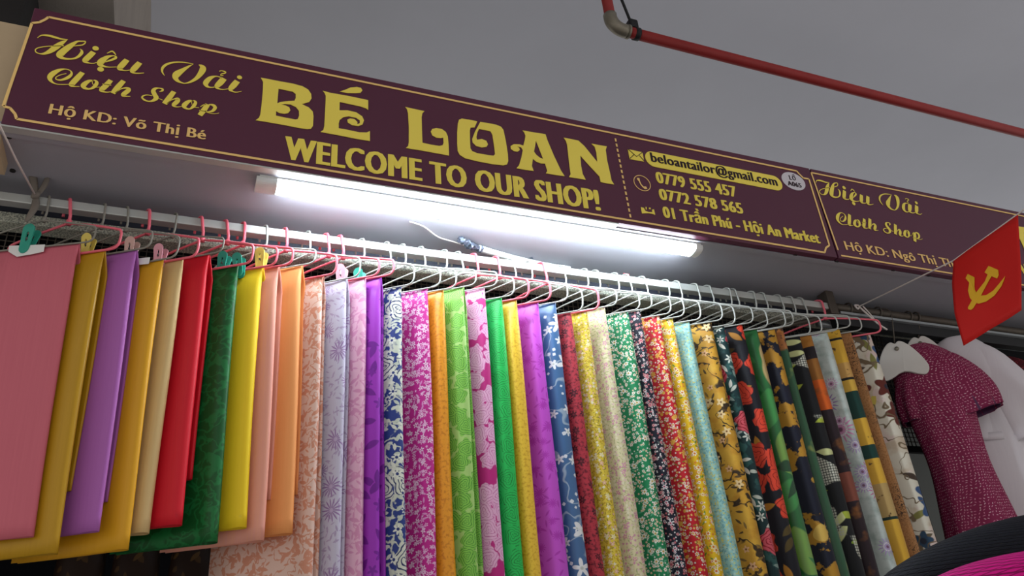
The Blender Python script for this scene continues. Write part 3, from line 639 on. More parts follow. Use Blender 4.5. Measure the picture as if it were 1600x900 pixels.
PAT['crackle'] = fab('brown_crackle_print', '#b98350', lambda k, bg, u: k.mix(k.step(k.math('SUBTRACT', .47, k.noise(u, 8, 1)), 0, .05), vine(k, vine(k, bg, u, 120, '#3c2a1c', .07, 2), u, 90, '#4a3322', .05, 6), blot(k, bg, u, 200, ['#a06c3c'], .55, 1, .05)), .55)
def b(k, bg, u):
    bg = blot(k, bg, u, 14, ['#d8c6ae', '#e8d0c8'], .57, 7, .06); bg = leaf(k, bg, u, 16, ['#6a5c46', '#8d8a4a', '#4a3a30', '#d8c25a'], .46, .14, gate=.4, seed=3)
    bg = flower(k, bg, u, 11, ['#2a4a66', '#e0762a', '#6a2c22', '#3a5a8a'], 5, .46, .2, '#20283a', .2, gate=.2, seed=8)
    return vine(k, bg, u, 9, '#7d6a50', .02, 5)
PAT['creambig'] = fab('cream_cloth_with_large_blue_and_orange_flowers', '#ece6d4', b, .55)

# ------------------------------------------------------------------ fabrics and hangers
# key, corner px (front top), hook px x, hanger colour, hem pixel y of the front layer, hem of the rear layer, half thickness, lean, name words, label
HG, HD, HP = 'hgrey', 'hgreyd', 'hpink'
CL = [
 ('rose',124,380,60,HD,842,790,.006,.030,'dusty rose plain cloth with a paper tag, leftmost of the row'),
 ('mustard',164,391,94,HP,868,764,.008,.020,'mustard plain cloth between the dusty rose and orchid cloths'),
 ('orchid',214,390,150,HD,833,782,.007,.022,'orchid purple plain cloth with a folded hem'),
 ('golden',256,405,172,HD,860,None,.009,.012,'golden yellow plain cloth between orchid and beige cloths'),
 ('beige',287,404,223,HP,833,None,.010,.006,'beige plain cloth, narrow, left of the red cloth'),
 ('red',327,397,257,HD,822,745,.010,.012,'bright red plain cloth beside the dark green one'),
 ('green',373,414,308,HP,848,None,.012,.008,'dark green damask cloth right of the red cloth'),
 ('yellow',411,417,357,HP,826,777,.010,.010,'bright lemon yellow plain cloth right of the dark green cloth'),
 ('salmon',436,416,375,HP,846,778,.009,.008,'salmon pink plain cloth with two folds, left of the peach cloth'),
 ('peach',472,414,411,HG,835,770,.012,.010,'peach orange plain cloth right of the salmon one'),
 ('peachfl',505,431,438,HP,0,1,.013,.004,'pale peach cloth with a small leaf pattern'),
 ('lavender',542,435,472,HG,0,1,.014,.002,'pale lavender cloth with mauve daisies'),
 ('lightpink',572,433,506,HP,0,None,.014,.0,'light pink brocade cloth left of the purple one'),
 ('purple',595,432,528,HP,0,1,.013,.0,'deep purple cloth with dark leaves'),
 ('paisley',627,447,560,HG,0,None,.012,.0,'navy cloth with cream paisley scrolls'),
 ('magentafl',668,450,611,HG,0,None,.017,.0,'magenta cloth covered in tiny pale pink flowers'),
 ('orange',693,452,624,HG,0,None,.013,.0,'orange brocade cloth left of the lime one'),
 ('lime',724,448,658,HG,0,1,.013,.0,'lime green cloth with round rosettes'),
 ('pinkrose',757,449,690,HG,0,None,.015,.0,'magenta cloth with large pale pink roses'),
 ('greenrose',784,464,720,HG,0,None,.015,.0,'emerald green cloth with tonal roses'),
 ('gold2',807,467,745,HP,0,None,.013,.0,'yellow gold brocade cloth right of the emerald one'),
 ('violet',841,471,779,HP,0,None,.014,.0,'violet pink brocade cloth left of the blue one'),
 ('bluebl',868,472,800,HG,0,None,.016,.0,'blue satin cloth with white blossoms'),
 ('darkred',892,487,830,HG,0,None,.013,.0,'crimson cloth with dark rosettes'),
 ('yellowditsy',917,485,848,HP,0,None,.014,.0,'mustard yellow cloth with tiny dense flowers'),
 ('creamditsy',945,479,888,HG,0,None,.013,.0,'cream cloth with tiny pink flowers'),
 ('greenfl',981,486,915,HG,0,None,.018,.0,'green cloth with small white daisies'),
 ('blackfl',1000,484,937,HG,0,None,.010,.0,'black cloth with small white and pink flowers'),
 ('redfl',1030,492,964,HG,0,None,.017,.0,'red cloth with white and gold small flowers'),
 ('yellowfl',1051,496,988,HG,0,None,.012,.0,'sunny yellow cloth with white daisies'),
 ('mint',1077,501,1008,HG,0,None,.013,.0,'mint green cloth with tiny yellow flowers'),
 ('branch',1111,502,1038,HG,0,None,.014,.0,'mustard cloth with dark flowering branches'),
 ('tealrose',1131,508,1063,HG,0,None,.015,.0,'dark teal cloth with red and white roses'),
 ('poppy',1159,506,1094,HG,0,None,.014,.0,'black cloth with scarlet poppies'),
 ('bamboo',1182,513,1112,HG,0,None,.015,.0,'green satin cloth with broad tan and green leaves'),
 ('navygold',1210,513,1136,HG,0,None,.014,.0,'navy black cloth with gold petals'),
 ('copper',1222,510,1155,HG,0,None,.009,.0,'narrow dark green satin cloth with a copper top'),
 ('plant',1249,524,1177,HG,0,None,.012,.0,'black cloth with lime green leaves and white net'),
 ('blocks',1267,522,1203,HG,0,None,.010,.0,'brown and black block printed cloth'),
 ('greyaster',1292,518,1233,HG,0,None,.013,.0,'pale grey satin cloth with pink asters'),
 ('banded',1311,513,1243,HG,0,None,.010,.0,'yellow cloth with dark green and black bands'),
 ('crackle',1329,518,1267,HG,0,None,.009,.0,'brown crackle printed cloth'),
 ('creambig',1359,521,1283,HP,0,None,.013,.0,'cream cloth with large blue and orange flowers, last of the row'),
]
RAD = .165
def hairpin(name, mat, Fp, d, n, c, s0, W, h0, ztop, zbot, lean, seed, parent=None, ripple=.004, taper=.05, rows=26, nose=1.0, tail=.6):
    """one folded layer: left face, round front fold, right face, closed along the top over the hanger bar"""
    rng = random.Random(seed); ph = rng.uniform(0, 6.28); ph2 = rng.uniform(0, 6.28); kf = rng.uniform(14, 24)
    vs_, uvs, fs = [], [], []
    nl, na = 12, 12; L = ztop - zbot
    vrows = [0, .004, .010, .02, .035, .055] + [.055 + (L - .055)*(i/(rows-6)) for i in range(1, rows-5)]
    cols = 2*(nl+1) + na - 1
    for v in vrows:
        e = min(1, v/.004) if v < .004 else 1
        h = (.0016 + (h0 - .0016)*(1 - math.exp(-v/taper)))*1.0
        h *= 1 + .10*math.sin(v*7 + ph)
        g = 1 - math.exp(-v/.25)
        sf = s0 - lean*v/.55 + .0025*g*math.sin(v*6 + ph2)
        row = []; ln = h*nose
        for i in range(nl+1):
            s = W + (ln - W)*(i/nl)**.45; row.append((s, h*(tail + (1 - tail)*math.exp(-((s - ln)/.022)**2))))
        for i in range(1, na):
            t = math.pi/2 - math.pi*i/na; row.append((ln*(1 - math.cos(t)), h*math.sin(t)))
        for i in range(nl+1):
            s = ln + (W*.97 - ln)*(i/nl)**2.2; row.append((s, -h*(tail + (1 - tail)*math.exp(-((s - ln)/.022)**2))))
        acc = 0; prev = None
        for s, m in row:
            off = c*min(1, v/.05) + m + g*ripple*math.sin(kf*s + ph + v*2.2)*min(1, s/.05 + .25)
            p = Fp + d*(s + sf) + n*off; vs_.append((p.x, p.y, ztop - v - .0015*(1 if v == 0 else 0)*0))
            if prev: acc += math.hypot(s - prev[0], m - prev[1])
            prev = (s, m); uvs.append((acc + seed*.37, v))
    R = len(vrows)
    for r in range(R-1):
        for i in range(cols-1): fs.append((r*cols+i, r*cols+i+1, (r+1)*cols+i+1, (r+1)*cols+i))
    for i in range(cols//2):
        j = cols-1-i
        if j - i > 2: fs.append((i, i+1, j-1, j))
        elif j - i == 2: fs.append((i, i+1, j))
    o = fix_normals(mesh(name, vs_, fs, mat, parent, True, uvs)); solid(o, .0011, -1); return o
def hanger_geo(Nk, d, zbar, R, rw):
    """wire hanger in the plane (d, z) around neck point Nk: shoulders, rounded ends and bar as one loop"""
    zn = Nk.z; H = zn - zbar; pts = []
    prof = [(0, 0), (R*.5, -H*.20), (R*.90, -H*.40), (R*.98, -H*.48), (R, -H*.62), (R*.985, -H*.86), (R*.93, -H*.97), (R*.86, -H)]
    half = catmull([(a, b_, 0) for a, b_ in prof], 3)
    loop = [(-a, b_) for a, b_, _ in half[::-1]] + [(a, b_) for a, b_, _ in half[1:]]
    pts = [Nk - d*a + Vector((0, 0, b_)) for a, b_ in loop] ; pts.append(pts[0])
    return tube_geo(pts, rw, 6, caps=False)
ROWINFO = {}
ZBOT = CAMH + .12
for i, (key, fx, fy, hx, hc, hem, hem2, h0, lean, lab) in enumerate(CL):
    # neck: directly under the rod at the hook pixel
    hx = .15*hx + .85*(fx - 66)
    nk = at_y(hx, 300 + .1355*hx + 55, YR); nk = Vector((nk.x, YR, 0))
    th = math.radians((65, 61, 59)[i] if i < 3 else (58 if i < 10 else 56) + .5*math.sin(i*2.1)); df = Vector((math.sin(th), -math.cos(th), 0)); pn = Vector((df.y, -df.x, 0))
    r = ray(fx, fy); t = nk.dot(pn)/r.dot(pn)
    Fp = Vector((r.x*t, r.y*t, 0)); ztop = r.z*t + CAMH; RAD = (Fp - nk).length
    d = -df; n = Vector((-d.y, d.x, 0)); h0 = min(h0*(1 if hem else 1.1), .0135 if not hem2 else .010)
    mat = PAT[key]
    def zhem(y, dx=0):
        xg = fx + (fx - 592)/(fy + 1830)*(y - fy); rr = ray(xg, y); s = Fp.y/rr.y; return rr.z*s + CAMH
    z1 = zhem(hem) if hem else ZBOT - .06*random.Random(i).random()
    wide = 2*RAD
    ROWINFO[key] = (Fp, d, n, ztop)
    o = hairpin('hanging_fabric', mat, Fp, d, n, 0 if not hem2 else .004, 0, wide, h0, ztop, z1, lean, i + 1, ripple=.003 if hem else .0045, nose=1.3 if hem else 1.25, tail=.5 if hem else .25)
    tag(o, lab, 'fabric', 'fabrics hanging along the rod')
    if hem2:
        z2 = zhem(hem2) if hem2 > 1 else ZBOT - .02
        off = -(h0*1.2 + (.009 if hem else .003))
        hairpin('rear_layer', mat, Fp, d, n, off, -.002, wide*.96, h0*.4, ztop - .001, z2, lean*.6, i + 101, parent=o, ripple=.002)
    # hanger
    col = {'hgrey': 'pale grey', 'hgreyd': 'dull grey', 'hpink': 'pink'}[hc]
    neck = Vector((nk.x, YR - .0165*0, ZR - .048)); zb_ = ztop - .003
    rw = .0030 if hc == HP else .0022
    hg = tag(empty('clothes_hanger', (nk.x, YR, ZR)), '%s wire hanger holding the %s' % (col, ' '.join(lab.split(',')[0].split()[:11])), 'hanger', 'wire hangers on the rod')
    tilt = random.Random(i*3).uniform(-.006, .006)
    e_ = Vector((.34, -.94, 0)); N0 = neck - d*.010 - Vector((0, .006, 0))
    hook = [N0, N0 + e_*.004 + Vector((tilt*.3, 0, .018))]
    rr_ = .0195
    for a_ in range(0, 9):
        tt = math.pi*a_/8; hook.append(Vector((nk.x + tilt, YR, ZR)) + e_*(rr_*math.cos(tt)) + Vector((0, 0, rr_*math.sin(tt)*.75 + .004)))
    hook.append(Vector((nk.x + tilt, YR, ZR - .014)) - e_*rr_)
    child(tube('hook', hook, rw*1.15, M[hc], sides=6), hg)
    v, f = hanger_geo(N0, d, zb_, RAD + .022, rw); child(mesh('frame', v, f, M[hc], None, True), hg)
    child(tube('neck_twist', [N0 + Vector((0, 0, -.004)), N0 + Vector((0, 0, .008))], rw*2, M[hc], sides=8), hg)
#==PART3==
# ------------------------------------------------------------------ clothes pegs and paper tags on the fabrics
def peg(px, py, key, mat, label, tilt=0, size=1.0, behind=.0145):
    """two-jaw plastic peg gripping the top edge of a fabric; (px,py) is its middle"""
    Fp, d, n, ztop = ROWINFO[key]
    P = at_plane(px, py, Vector((Fp.x, Fp.y, ztop)) - n*behind, n)
    root = tag(empty('clothes_peg', P), label, 'peg', 'pegs on the fabric tops')
    Lp, Wp = .030*size, .0115*size
    for sgn in (1, -1):
        vs_, fs = [], []; out = []
        for i in range(24):
            t = 2*math.pi*i/24; x = Wp*math.cos(t)*(1 - .18*(math.sin(t) < 0)); z = (Lp - Wp)*(1 if math.sin(t) >= 0 else -1) + Wp*math.sin(t); out.append((x, z))
        slot = [(.22*Wp*math.cos(2*math.pi*i/24), .012*size*(1 if math.sin(2*math.pi*i/24) >= 0 else -1)*.6 + .22*Wp*math.sin(2*math.pi*i/24) + .005) for i in range(24)]
        def pt(x, z, q): 
            spread = sgn*(.0035 + .0055*max(0, (z + .01)/Lp)*size)
            xx = x*math.cos(tilt) - z*math.sin(tilt); zz = x*math.sin(tilt) + z*math.cos(tilt)
            return P + d*xx + Vector((0, 0, zz)) + n*(spread + sgn*q)
        for q in (0, .003):
            vs_ += [pt(x, z, q) for x, z in out] + [pt(x, z, q) for x, z in slot]
        for i in range(24):
            j = (i+1) % 24
            fs += [(i, j, 24+j, 24+i), (48+i, 72+i, 72+j, 48+j), (i, 48+i, 48+j, j), (24+i, 24+j, 72+j, 72+i)]
        child(fix_normals(mesh('jaw', vs_, fs, mat, None)), root)
    child(tube('spring', [P + n*.009 + Vector((0, 0, .002)), P - n*.009 + Vector((0, 0, .002))], .0022*size, M['spring'], sides=8), root)
peg(45, 376, 'rose', M['teal'], 'teal peg holding the paper tag on the dusty rose cloth', .12, 1.15, -.004)
peg(137, 386, 'mustard', M['pinyellow'], 'pale yellow peg on the mustard cloth', 0, .95)
peg(205, 392, 'orchid', M['pinbeige'], 'beige pink peg on the orchid cloth')
peg(250, 402, 'golden', M['pinpink'], 'pink peg on the golden yellow cloth', 0, .95)
peg(349, 414, 'green', M['teal'], 'left teal peg of two on the dark green cloth', .1)
peg(374, 416, 'green', M['teal'], 'right teal peg of two, at the edge of the dark green cloth', -.15)
peg(408, 408, 'yellow', M['pinyellow'], 'yellow peg on the lemon yellow cloth', 0, 1.0)
peg(534, 433, 'lavender', M['pinpink'], 'pale pink peg on the lavender cloth', 0, 1.0)
peg(562, 439, 'lightpink', M['teal'], 'teal peg half hidden behind the light pink cloth')
def papertag(key, pts, label, off=.012):
    Fp, d, n, ztop = ROWINFO[key]; P0 = Vector((Fp.x, Fp.y, ztop)) + n*off
    q = [at_plane(x, y, P0, n) for x, y in pts]; k_ = len(q)
    fs = [tuple(range(k_)), tuple(reversed(range(k_, 2*k_)))] + [(i, k_+i, k_+(i+1) % k_, (i+1) % k_) for i in range(k_)]
    tag(fix_normals(mesh('paper_tag', q + [v - n*.0012 for v in q], fs, M['paper'], None)), label, 'tag')
papertag('rose', [(14,384),(70,382),(68,393),(50,397),(26,401),(13,393)], 'white paper tag on the dusty rose cloth', .0085)
papertag('golden', [(212,404),(234,402),(232,412),(214,414)], 'small white paper tag behind the orchid cloth', .012)

# ------------------------------------------------------------------ strings, rag strips, wire and conduit
rodk = at_y(57, 318, YR)
sA = at_y(-10, 176, 1.40); knot = Vector((rodk.x, YR - .02, ZR + .004))
sU = Vector((sA.x - .45, sA.y - .5, zbeam))
tag(tube('string', [sU, sA, sA.lerp(knot, .5) + Vector((0, 0, -.004)), knot], .0022, M['string'], sides=6), 'thin pale string running to the rod at the left edge', 'string')
rag = tag(empty('rag_strip', knot), 'grey rag strip knotted on the rod at left', 'rag')
for nm, pts in (('strip', [knot, knot + Vector((-.015, -.004, .05)), knot + Vector((-.03, -.006, .085))]), ('strip', [knot, knot + Vector((.012, -.006, .03)), knot + Vector((.014, -.008, .06))]), ('tail', [knot, knot + Vector((.004, -.006, -.03)), knot + Vector((-.006, -.004, -.07))])):
    q = catmull([tuple(p) for p in pts], 4); child(tube(nm, q, [.003 + .005*math.sin(math.pi*min(1, (i+1)/len(q))) for i in range(len(q))], M['rag'], sides=6, flat=.35), rag)
child(tube('knot', [knot + Vector((-.006, -.004, -.008)), knot + Vector((0, -.006, 0)), knot + Vector((.006, -.004, .008))], [.004, .009, .004], M['rag'], sides=8), rag)
zz = ZB - .0035
wp = [at_z(x, y, zz) for x, y in ((640,346),(662,354),(684,370),(706,377),(728,384))]
tag(tube('cable', catmull([tuple(p) for p in wp], 5), .002, M['string'], sides=5), 'thin white wire looping under the board behind the lamp', 'cable')
cz = ZB - .011; cp = [at_z(x, y, cz) for x, y in ((748,388),(785,399),(820,408),(852,415),(890,421))]
cq = catmull([tuple(p) for p in cp], 24)
tag(tube('conduit', cq, [.0085 + (.0016 if i % 2 else 0) for i in range(len(cq))], M['conduit'], sides=12), 'white corrugated conduit under the board above the rod', 'conduit')
fr = random.Random(3); tp = [at_z(x, y, ZB - .010) for x, y in ((717,373),(728,378),(738,384),(752,389))]
q = catmull([tuple(p) for p in tp], 6)
v, f = tube_geo(q, [.006 + .006*fr.random() for _ in q], 9)
v = [p + Vector((fr.uniform(-.003, .003), fr.uniform(-.003, .003), fr.uniform(-.003, .001))) for p in v]
tag(mesh('tape_wrap', v, f, M['foil'], None), 'crumpled dark tape wrapped round the conduit end', 'tape')

# ------------------------------------------------------------------ flag on its string
fa = at_y(1342, 479, YR - .02); 
f_tl = at_y(1490, 407, 1.42); f_tr = at_y(1591, 334, 1.20)
dirs = (f_tr - f_tl).normalized()
fend = f_tr + dirs*.45
tag(tube('string', [fa, f_tl, f_tr, fend, (fend.x, fend.y, zceil)], .0024, M['string'], sides=6), 'white string holding the red flag', 'string')
kn = tag(empty('string_knot', fa), 'knotted white string ends tied to the dark rail', 'string')
child(tube('loop', catmull([tuple(fa + Vector(p)) for p in ((0, 0, 0), (.01, -.006, -.02), (.05, -.004, -.055), (.085, -.003, -.075))], 4), .003, M['string'], sides=6), kn)
child(tube('loop', catmull([tuple(fa + Vector(p)) for p in ((0, 0, .004), (-.02, -.004, 0), (-.012, -.004, -.012), (0, 0, 0))], 4), .003, M['string'], sides=6), kn)
child(tube('tail', catmull([tuple(fa + Vector(p)) for p in ((.01, -.006, 0), (.03, -.008, -.03), (.045, -.008, -.06))], 4), .0022, M['string'], sides=6), kn)
# flag plane through the string with its lower left corner swung back
f_bl = at_y(1505, 540, 1.47); fn = (f_tr - f_tl).cross(f_bl - f_tl).normalized()
if fn.y > 0: fn = -fn
def fp(x, y, off=0): return at_plane(x, y, f_tl, fn) + fn*off
top = [(1490,407),(1515,389.5),(1540,371.5),(1566,353),(1590.5,335)]
bot = [(1505,540),(1524,528),(1546,514),(1572,500),(1597,485)]
mid = [(1488.5,443),(1514,430),(1540,417),(1566,404),(1593,388)]
mid2 = [(1493,490),(1516,478),(1542,464),(1568,451),(1595.5,437)]
rowsf = [top, mid, mid2, bot]
ff = []
for i in range(13):
    t_ = i/12*3; a_ = min(2, int(t_)); u_ = t_ - a_
    ff.append(catmull([(rowsf[a_][j][0]*(1-u_) + rowsf[a_+1][j][0]*u_, rowsf[a_][j][1]*(1-u_) + rowsf[a_+1][j][1]*u_) for j in range(5)], 4))
def bulge(x, y): return .004*math.sin((x - 1490)/100*5 + (y - 400)*.02)*min(1, max(0, (y - 340)/120))
nc = len(ff[0]); vsf = [fp(x, y, bulge(x, y)) for r_ in ff for x, y in r_]
fsf = [(r_*nc+j, r_*nc+j+1, (r_+1)*nc+j+1, (r_+1)*nc+j) for r_ in range(len(ff)-1) for j in range(nc-1)]
flag = tag(empty('flag', f_tl), 'small red flag with yellow hammer and sickle hanging on the string', 'flag')
fo = mesh('cloth', vsf, fsf, M['flag'], None, True); solid(fo, .0012, 0); child(fo, flag)
def emblem(name, pts):
    bm = bmesh.new(); vv = [bm.verts.new(fp(x, y, bulge(x, y) + .003)) for x, y in pts]; bm.faces.new(vv); bmesh.ops.triangulate(bm, faces=bm.faces)
    me = bpy.data.meshes.new(name); bm.to_mesh(me); bm.free(); me.materials.append(M['flagy']); o = bpy.data.objects.new(name, me); COL.objects.link(o); solid(o, .001, 0); child(o, flag)
emblem('hammer', [(1545.8,415.9),(1560,421.8),(1560.7,429.9),(1558.2,435.2),(1549.9,431.8),(1544.8,440.6),(1533.2,462.6),(1521.6,482.2),(1518,484.8),(1514.4,483.5),(1514,481),(1519.7,470.6),(1527,457),(1539.9,440),(1544.2,429.1),(1539.7,426.1)])
emblem('sickle', [(1514.4,428.8),(1524.6,434),(1524.2,448),(1524.6,453),(1527,458.3),(1532.6,462.2),(1541,461.4),(1552,454),(1563,441),(1570.7,431.4),(1568,439),(1564.4,447.3),(1553.4,462),(1541,471.2),(1530,474.8),(1522.8,472.4),(1517.3,466.3),(1514.8,454.7),(1516.7,442.4),(1511,435.6)])

# ------------------------------------------------------------------ garments at right
def ticks(k, bg, u): return leaf(k, bg, u, 115, ['#e9a9c0', '#e08aa8', '#f0c4d0'], .34, .13, gate=.1, seed=2, rand=.35)
PAT['maroon'] = fab('maroon_cloth_with_pale_ticks', '#8e2450', ticks, .7)
PAT['darkred2'] = fab('dark_red_patterned_cloth', '#5a1722', lambda k, bg, u: leaf(k, bg, u, 80, ['#a83a40', '#2a0c12'], .4, .16, gate=.2, seed=3), .7)
PAT['white'] = plain('white_shirt_cloth', '#e4dfe4', '#dad4da', .7, dye=.9)
PAT['lining'] = plain('purple_lining', '#5a3458', '#4c2a4c', .6)
def basket(name, c, c2):
    k = N(name, .75, .2); u = k.uv(); br = k.node('ShaderNodeTexBrick'); k.put(br.inputs['Vector'], u)
    br.inputs['Scale'].default_value = 1; br.inputs['Brick Width'].default_value = .020; br.inputs['Row Height'].default_value = .011; br.inputs['Mortar Size'].default_value = .0022; br.inputs['Mortar Smooth'].default_value = .8
    br.inputs['Color1'].default_value = lin(c); br.inputs['Color2'].default_value = lin(c2); br.inputs['Mortar'].default_value = tuple(x*.4 for x in lin(c)[:3]) + (1,)
    k.color(br.outputs['Color']); k.bump(k.math('SUBTRACT', 1.0, br.outputs['Fac']), .8, .003); return k.m
PAT['blackbask'] = basket('black_basketweave', '#161822', '#11131b'); PAT['pinkbask'] = basket('hot_pink_basketweave', '#e0148c', '#d01082')
def loft(name, rings, mat, seed=0, closed_top=True, folds=0.0, nf=5):
    """rings: (centre, ax unit, ay unit, a, b); skin through superellipse rings"""
    Nn = 40; vs_, uvs, fs = [], [], []; rg = random.Random(seed); ph = rg.uniform(0, 6); acc = 0; prevc = None
    for i, (c, ax, ay, a, b_) in enumerate(rings):
        if prevc is not None: acc += (c - prevc).length + .5*abs(a - pa_)
        prevc, pa_ = c, a
        per = 0
        for j in range(Nn + 1):
            t = 2*math.pi*j/Nn; cs, sn = math.cos(t), math.sin(t)
            rr = 1 + folds*(i/len(rings))*math.sin(nf*t + ph + i*.12)
            vs_.append(c + ax*(a*rr*math.copysign(abs(cs)**.8, cs)) + ay*(b_*rr*math.copysign(abs(sn)**.8, sn))); uvs.append((j/Nn*2.6*(a + b_*.6 + .1), acc))
    for i in range(len(rings)-1):
        for j in range(Nn): q = Nn+1; fs.append((i*q+j, i*q+j+1, (i+1)*q+j+1, (i+1)*q+j))
    if closed_top: fs.append(tuple(range(Nn)))
    o = mesh(name, vs_, fs, mat, None, True, uvs); fix_normals(o); solid(o, .0016, -1); return o
def interp_rings(keys, n):
    q = catmull(keys, n); return q
def garment(label, hookpx, hz, ang, mat, scale, body, sleeve, cat, matcuff=None, lining=None, hanger=True, Yc=YR, hook_label=None):
    X = at_y(hookpx[0], hookpx[1], Yc).x
    dv = Vector((math.sin(ang), -math.cos(ang), 0)); tv = Vector((-dv.y, dv.x, 0)); Zv = Vector((0, 0, 1))
    C0 = Vector((X, Yc, hz)); root = tag(empty('garment', C0), label, cat)
    def P(s, t, z): return C0 + dv*s + tv*t + Zv*z
    R = [(P(s, 0, z), dv, tv, a, b_) for z, s, a, b_ in interp_rings(body, 4)]
    child(loft('body', R, mat, 3, True, .05, 7), root)
    for sg in (1, -1):
        keys = interp_rings(sleeve, 4); rings = []
        pts = [P(s if sg > 0 else -s*.35, 0, z) for s, z, a, b_ in keys]
        for i, (s, z, a, b_) in enumerate(keys):
            tg = (pts[min(len(pts)-1, i+1)] - pts[max(0, i-1)]).normalized(); ay = tv; ax = tg.cross(ay).normalized(); rings.append((pts[i], ax, ay, a, b_))
        sl = child(loft('sleeve', rings, mat, 5 + sg, False, .10, 9), root)
        if matcuff:
            cf = [(c + (rings[-1][0] - rings[-2][0]).normalized()*dd, ax, ay, a*1.03, b_*1.03) for (c, ax, ay, a, b_), dd in ((rings[-1], -.022), (rings[-1], .002))]
            child(loft('cuff', cf, matcuff, 2, False), root)
        if lining:
            ln = [(c, ax, ay, a*.93, b_*.93) for c, ax, ay, a, b_ in rings[-7:]]
            child(loft('lining', ln, lining, 4, False), root)
    return root, P, dv, tv
def white_hanger(label, C0, dv, tv, zhook, Rw=.2):
    """broad moulded plastic hanger: two rounded shoulders on a curved plate plus wire hook"""
    root = tag(empty('broad_hanger', C0), label, 'hanger')
    out = [(0, .03), (.03, .038), (.07, .03), (.12, .005), (.17, -.035), (.185, -.065), (.15, -.085), (.09, -.08), (.04, -.07), (0, -.066)]
    o2 = catmull([(a, b_, 0) for a, b_ in out], 4); loop = [(a, b_) for a, b_, _ in o2] + [(-a, b_) for a, b_, _ in o2[::-1][1:-1]]
    Zv = Vector((0, 0, 1)); k_ = len(loop); vs_ = []
    for q in (-1, 1):
        for a, b_ in loop: vs_.append(C0 + dv*a*Rw/.185 + Zv*b_ + tv*(q*.006*(1 - .3*abs(a)/.185)))
    fs = [(i, (i+1) % k_, k_+(i+1) % k_, k_+i) for i in range(k_)] + [tuple(reversed(range(k_))), tuple(range(k_, 2*k_))]
    o = fix_normals(mesh('shoulder_plate', vs_, fs, M['plastic'], None)); bevel(o, .003); child(o, root)
    hk = [C0 + Zv*.03, C0 + Zv*(zhook - C0.z - .03)]
    for a_ in range(0, 9):
        tt = math.pi*(1 - a_/8)*1.0; hk.append(Vector((C0.x, C0.y, zhook)) + dv*(-.02*math.cos(tt))*1 + Zv*.02*math.sin(tt))
    hk[1] = Vector((C0.x, C0.y, zhook - .035)) + dv*.015
    child(tube('hook', hk, .0022, M['tubed'], sides=6), root)
    child(tube('boss', [C0 + Zv*.012 + tv*.009, C0 + Zv*.012 - tv*.009], .007, M['galv'], sides=10), root)
bodyA = [(.0, 0, .03, .02), (-.02, .0, .062, .032), (-.06, .0, .095, .05), (-.14, .0, .105, .06), (-.27, 0, .092, .058), (-.40, 0, .082, .056), (-.55, 0, .095, .062), (-.75, 0, .115, .07)]
slA = [(.015, -.075, .055, .045), (.045, -.10, .07, .052), (.07, -.15, .084, .057), (.088, -.205, .088, .058), (.10, -.255, .078, .052)]
AG = .9
hzA = at_y(1440, 541, YR).z
gA, PA, dA, tA = garment('maroon blouse with pale ticks and short puffed sleeves', (1418, 500), hzA, AG, PAT['maroon'], 1, bodyA, slA, 'blouse', lining=PAT['lining'])
white_hanger('broad milky plastic hanger above the maroon blouse', Vector((at_y(1385, 500, YR).x, YR, at_y(1390, 550, YR).z)), dA, tA, zr2, .075)
bodyB = [(.0, 0, .035, .022), (-.02, .0, .065, .034), (-.06, .0, .09, .05), (-.14, .0, .10, .06), (-.28, 0, .10, .06), (-.46, 0, .10, .06), (-.72, 0, .12, .07)]
slB = [(.02, -.06, .055, .045), (.05, -.12, .08, .055), (.08, -.23, .105, .06), (.11, -.31, .118, .062), (.125, -.365, .12, .062)]
gB, PB, dB, tB = garment('plain white shirt with wide short sleeves and cuffs', (1482, 510), at_y(1482, 533, YR + .02).z, AG, PAT['white'], 1, bodyB, slB, 'shirt', matcuff=PAT['white'])
white_hanger('broad milky plastic hanger above the white shirt', Vector((at_y(1432, 510, YR).x, YR + .01, at_y(1436, 540, YR).z)), dA, tA, zr2, .07)
gC, PC, dC, tC = garment('dark red patterned shirt behind the white one', (1546, 520), at_y(1540, 545, YR).z, AG, PAT['darkred2'], 1, bodyB, slB, 'shirt', Yc=YR + .06)
# the two garments nearest the lens, lower right corner
def front_garment(label, px, py, depth, mat, body, yawdir):
    r_ = ray(px, py); fw = r_.dot(Vector([row.z for row in ROWS])); C0 = Vector((0, 0, CAMH)) + r_*(depth/fw); 
    root = tag(empty('garment', (C0.x, C0.y, 0)), label, 'jacket')
    ax = Vector((math.cos(yawdir), math.sin(yawdir), 0)); ay = Vector((-ax.y, ax.x, 0)); Zv = Vector((0, 0, 1))
    R = [(C0 + ax*s + Zv*z, ax, ay, a, b_) for z, s, a, b_ in interp_rings(body, 4)]
    child(loft('body', R, mat, 3, True, .03, 5), root)
    zb_ = R[-1][0].z
    child(tube('stand_pole', [(C0.x, C0.y, .03), (C0.x, C0.y, C0.z - .06)], .016, M['black'], sides=10), root)
    child(tube('stand_base', [(C0.x, C0.y, 0), (C0.x, C0.y, .03)], .16, M['black'], sides=20), root)
front_garment('black basket-weave garment at the lower right corner', 1640, 806, 1.42, PAT['blackbask'], [(0, 0, .05, .03), (-.004, 0, .10, .06), (-.02, -.01, .17, .09), (-.05, -.02, .25, .11), (-.09, -.03, .31, .12), (-.16, -.03, .35, .125), (-.30, -.02, .33, .13), (-.5, 0, .27, .13)], -.35)
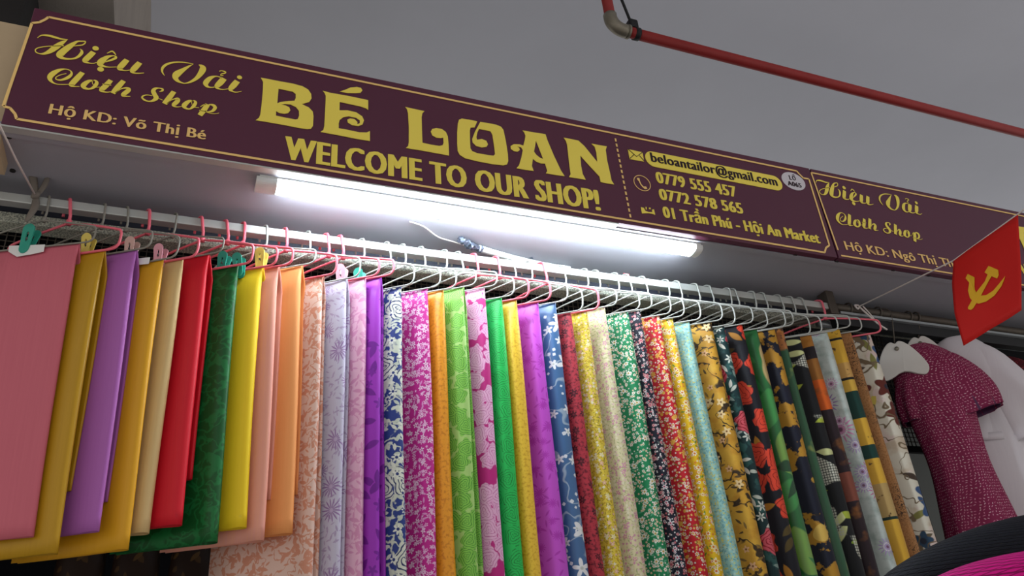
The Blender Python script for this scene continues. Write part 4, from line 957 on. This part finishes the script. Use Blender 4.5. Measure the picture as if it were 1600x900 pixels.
front_garment('hot pink basket-weave garment in front of the black one', 1640, 862, 1.12, PAT['pinkbask'], [(0, 0, .04, .03), (-.003, 0, .09, .05), (-.014, 0, .15, .07), (-.035, 0, .20, .085), (-.08, 0, .24, .09), (-.2, 0, .26, .10), (-.4, 0, .24, .10)], -.35)

# ------------------------------------------------------------------ interior behind the row: wire grille, brown cloth bolts
gz1 = lg2.z + .01; gz0 = gz1 - .40; gY = 1.845
gr = tag(empty('wire_grille', (0, gY, gz0)), 'black wire grille behind the hangers', 'grille')
vs_, fs = [], []
def addbox(b_):
    o_ = len(vs_); vs_.extend(b_); fs.extend([tuple(o_+i for i in q) for q in BOXF])
nx = 190
for i in range(nx): x = -.9 + i*3.1/nx; addbox(boxv(x, x + .0022, gY, gY + .0022, gz0, gz1))
for i in range(26): z = gz0 + i*(gz1-gz0)/26; addbox(boxv(-.9, 2.2, gY + .0022, gY + .0044, z, z + .0022))
wires = child(mesh('wires', vs_, fs, M['tubed'], None), gr); wires['kind'] = 'stuff'
child(box('frame', -.92, 2.22, gY - .004, gY + .012, gz0 - .02, gz0, M['black'], None), gr)
PAT['brown'] = fab('brown_leaf_cloth', '#35231a', lambda k, bg, u: leaf(k, bg, u, 30, ['#5a4024', '#1c120c', '#6a4c28'], .45, .2, gate=.2, seed=2), .6)
for i, px in enumerate((125, 212, 300)):
    p = at_y(px, 890, 2.25); rings = [(Vector((p.x, 2.25, z)), Vector((1, 0, 0)), Vector((0, 1, 0)), a, a*.8) for z, a in ((p.z + .06, .035), (p.z + .055, .05), (p.z, .054), (p.z - .5, .054), (.4, .054))]
    tag(loft('fabric_bolt', rings, PAT['brown'], i, True), ('left', 'middle', 'right')[i] + ' brown leaf patterned fabric bolt in the dark below the hems', 'fabric bolt', 'bolts in the dark')
sh = tag(box('shelf', -.9, .6, 2.05, 2.5, .36, .4, M['black'], None, .003), 'dark shelf carrying brown fabric bolts', 'shelf')
tag(tube('rail', [at_y(1585, 640, 2.2), at_y(1640, 625, 2.2)], .008, M['silver']), 'short silver bar behind the white shirt sleeve', 'rail')
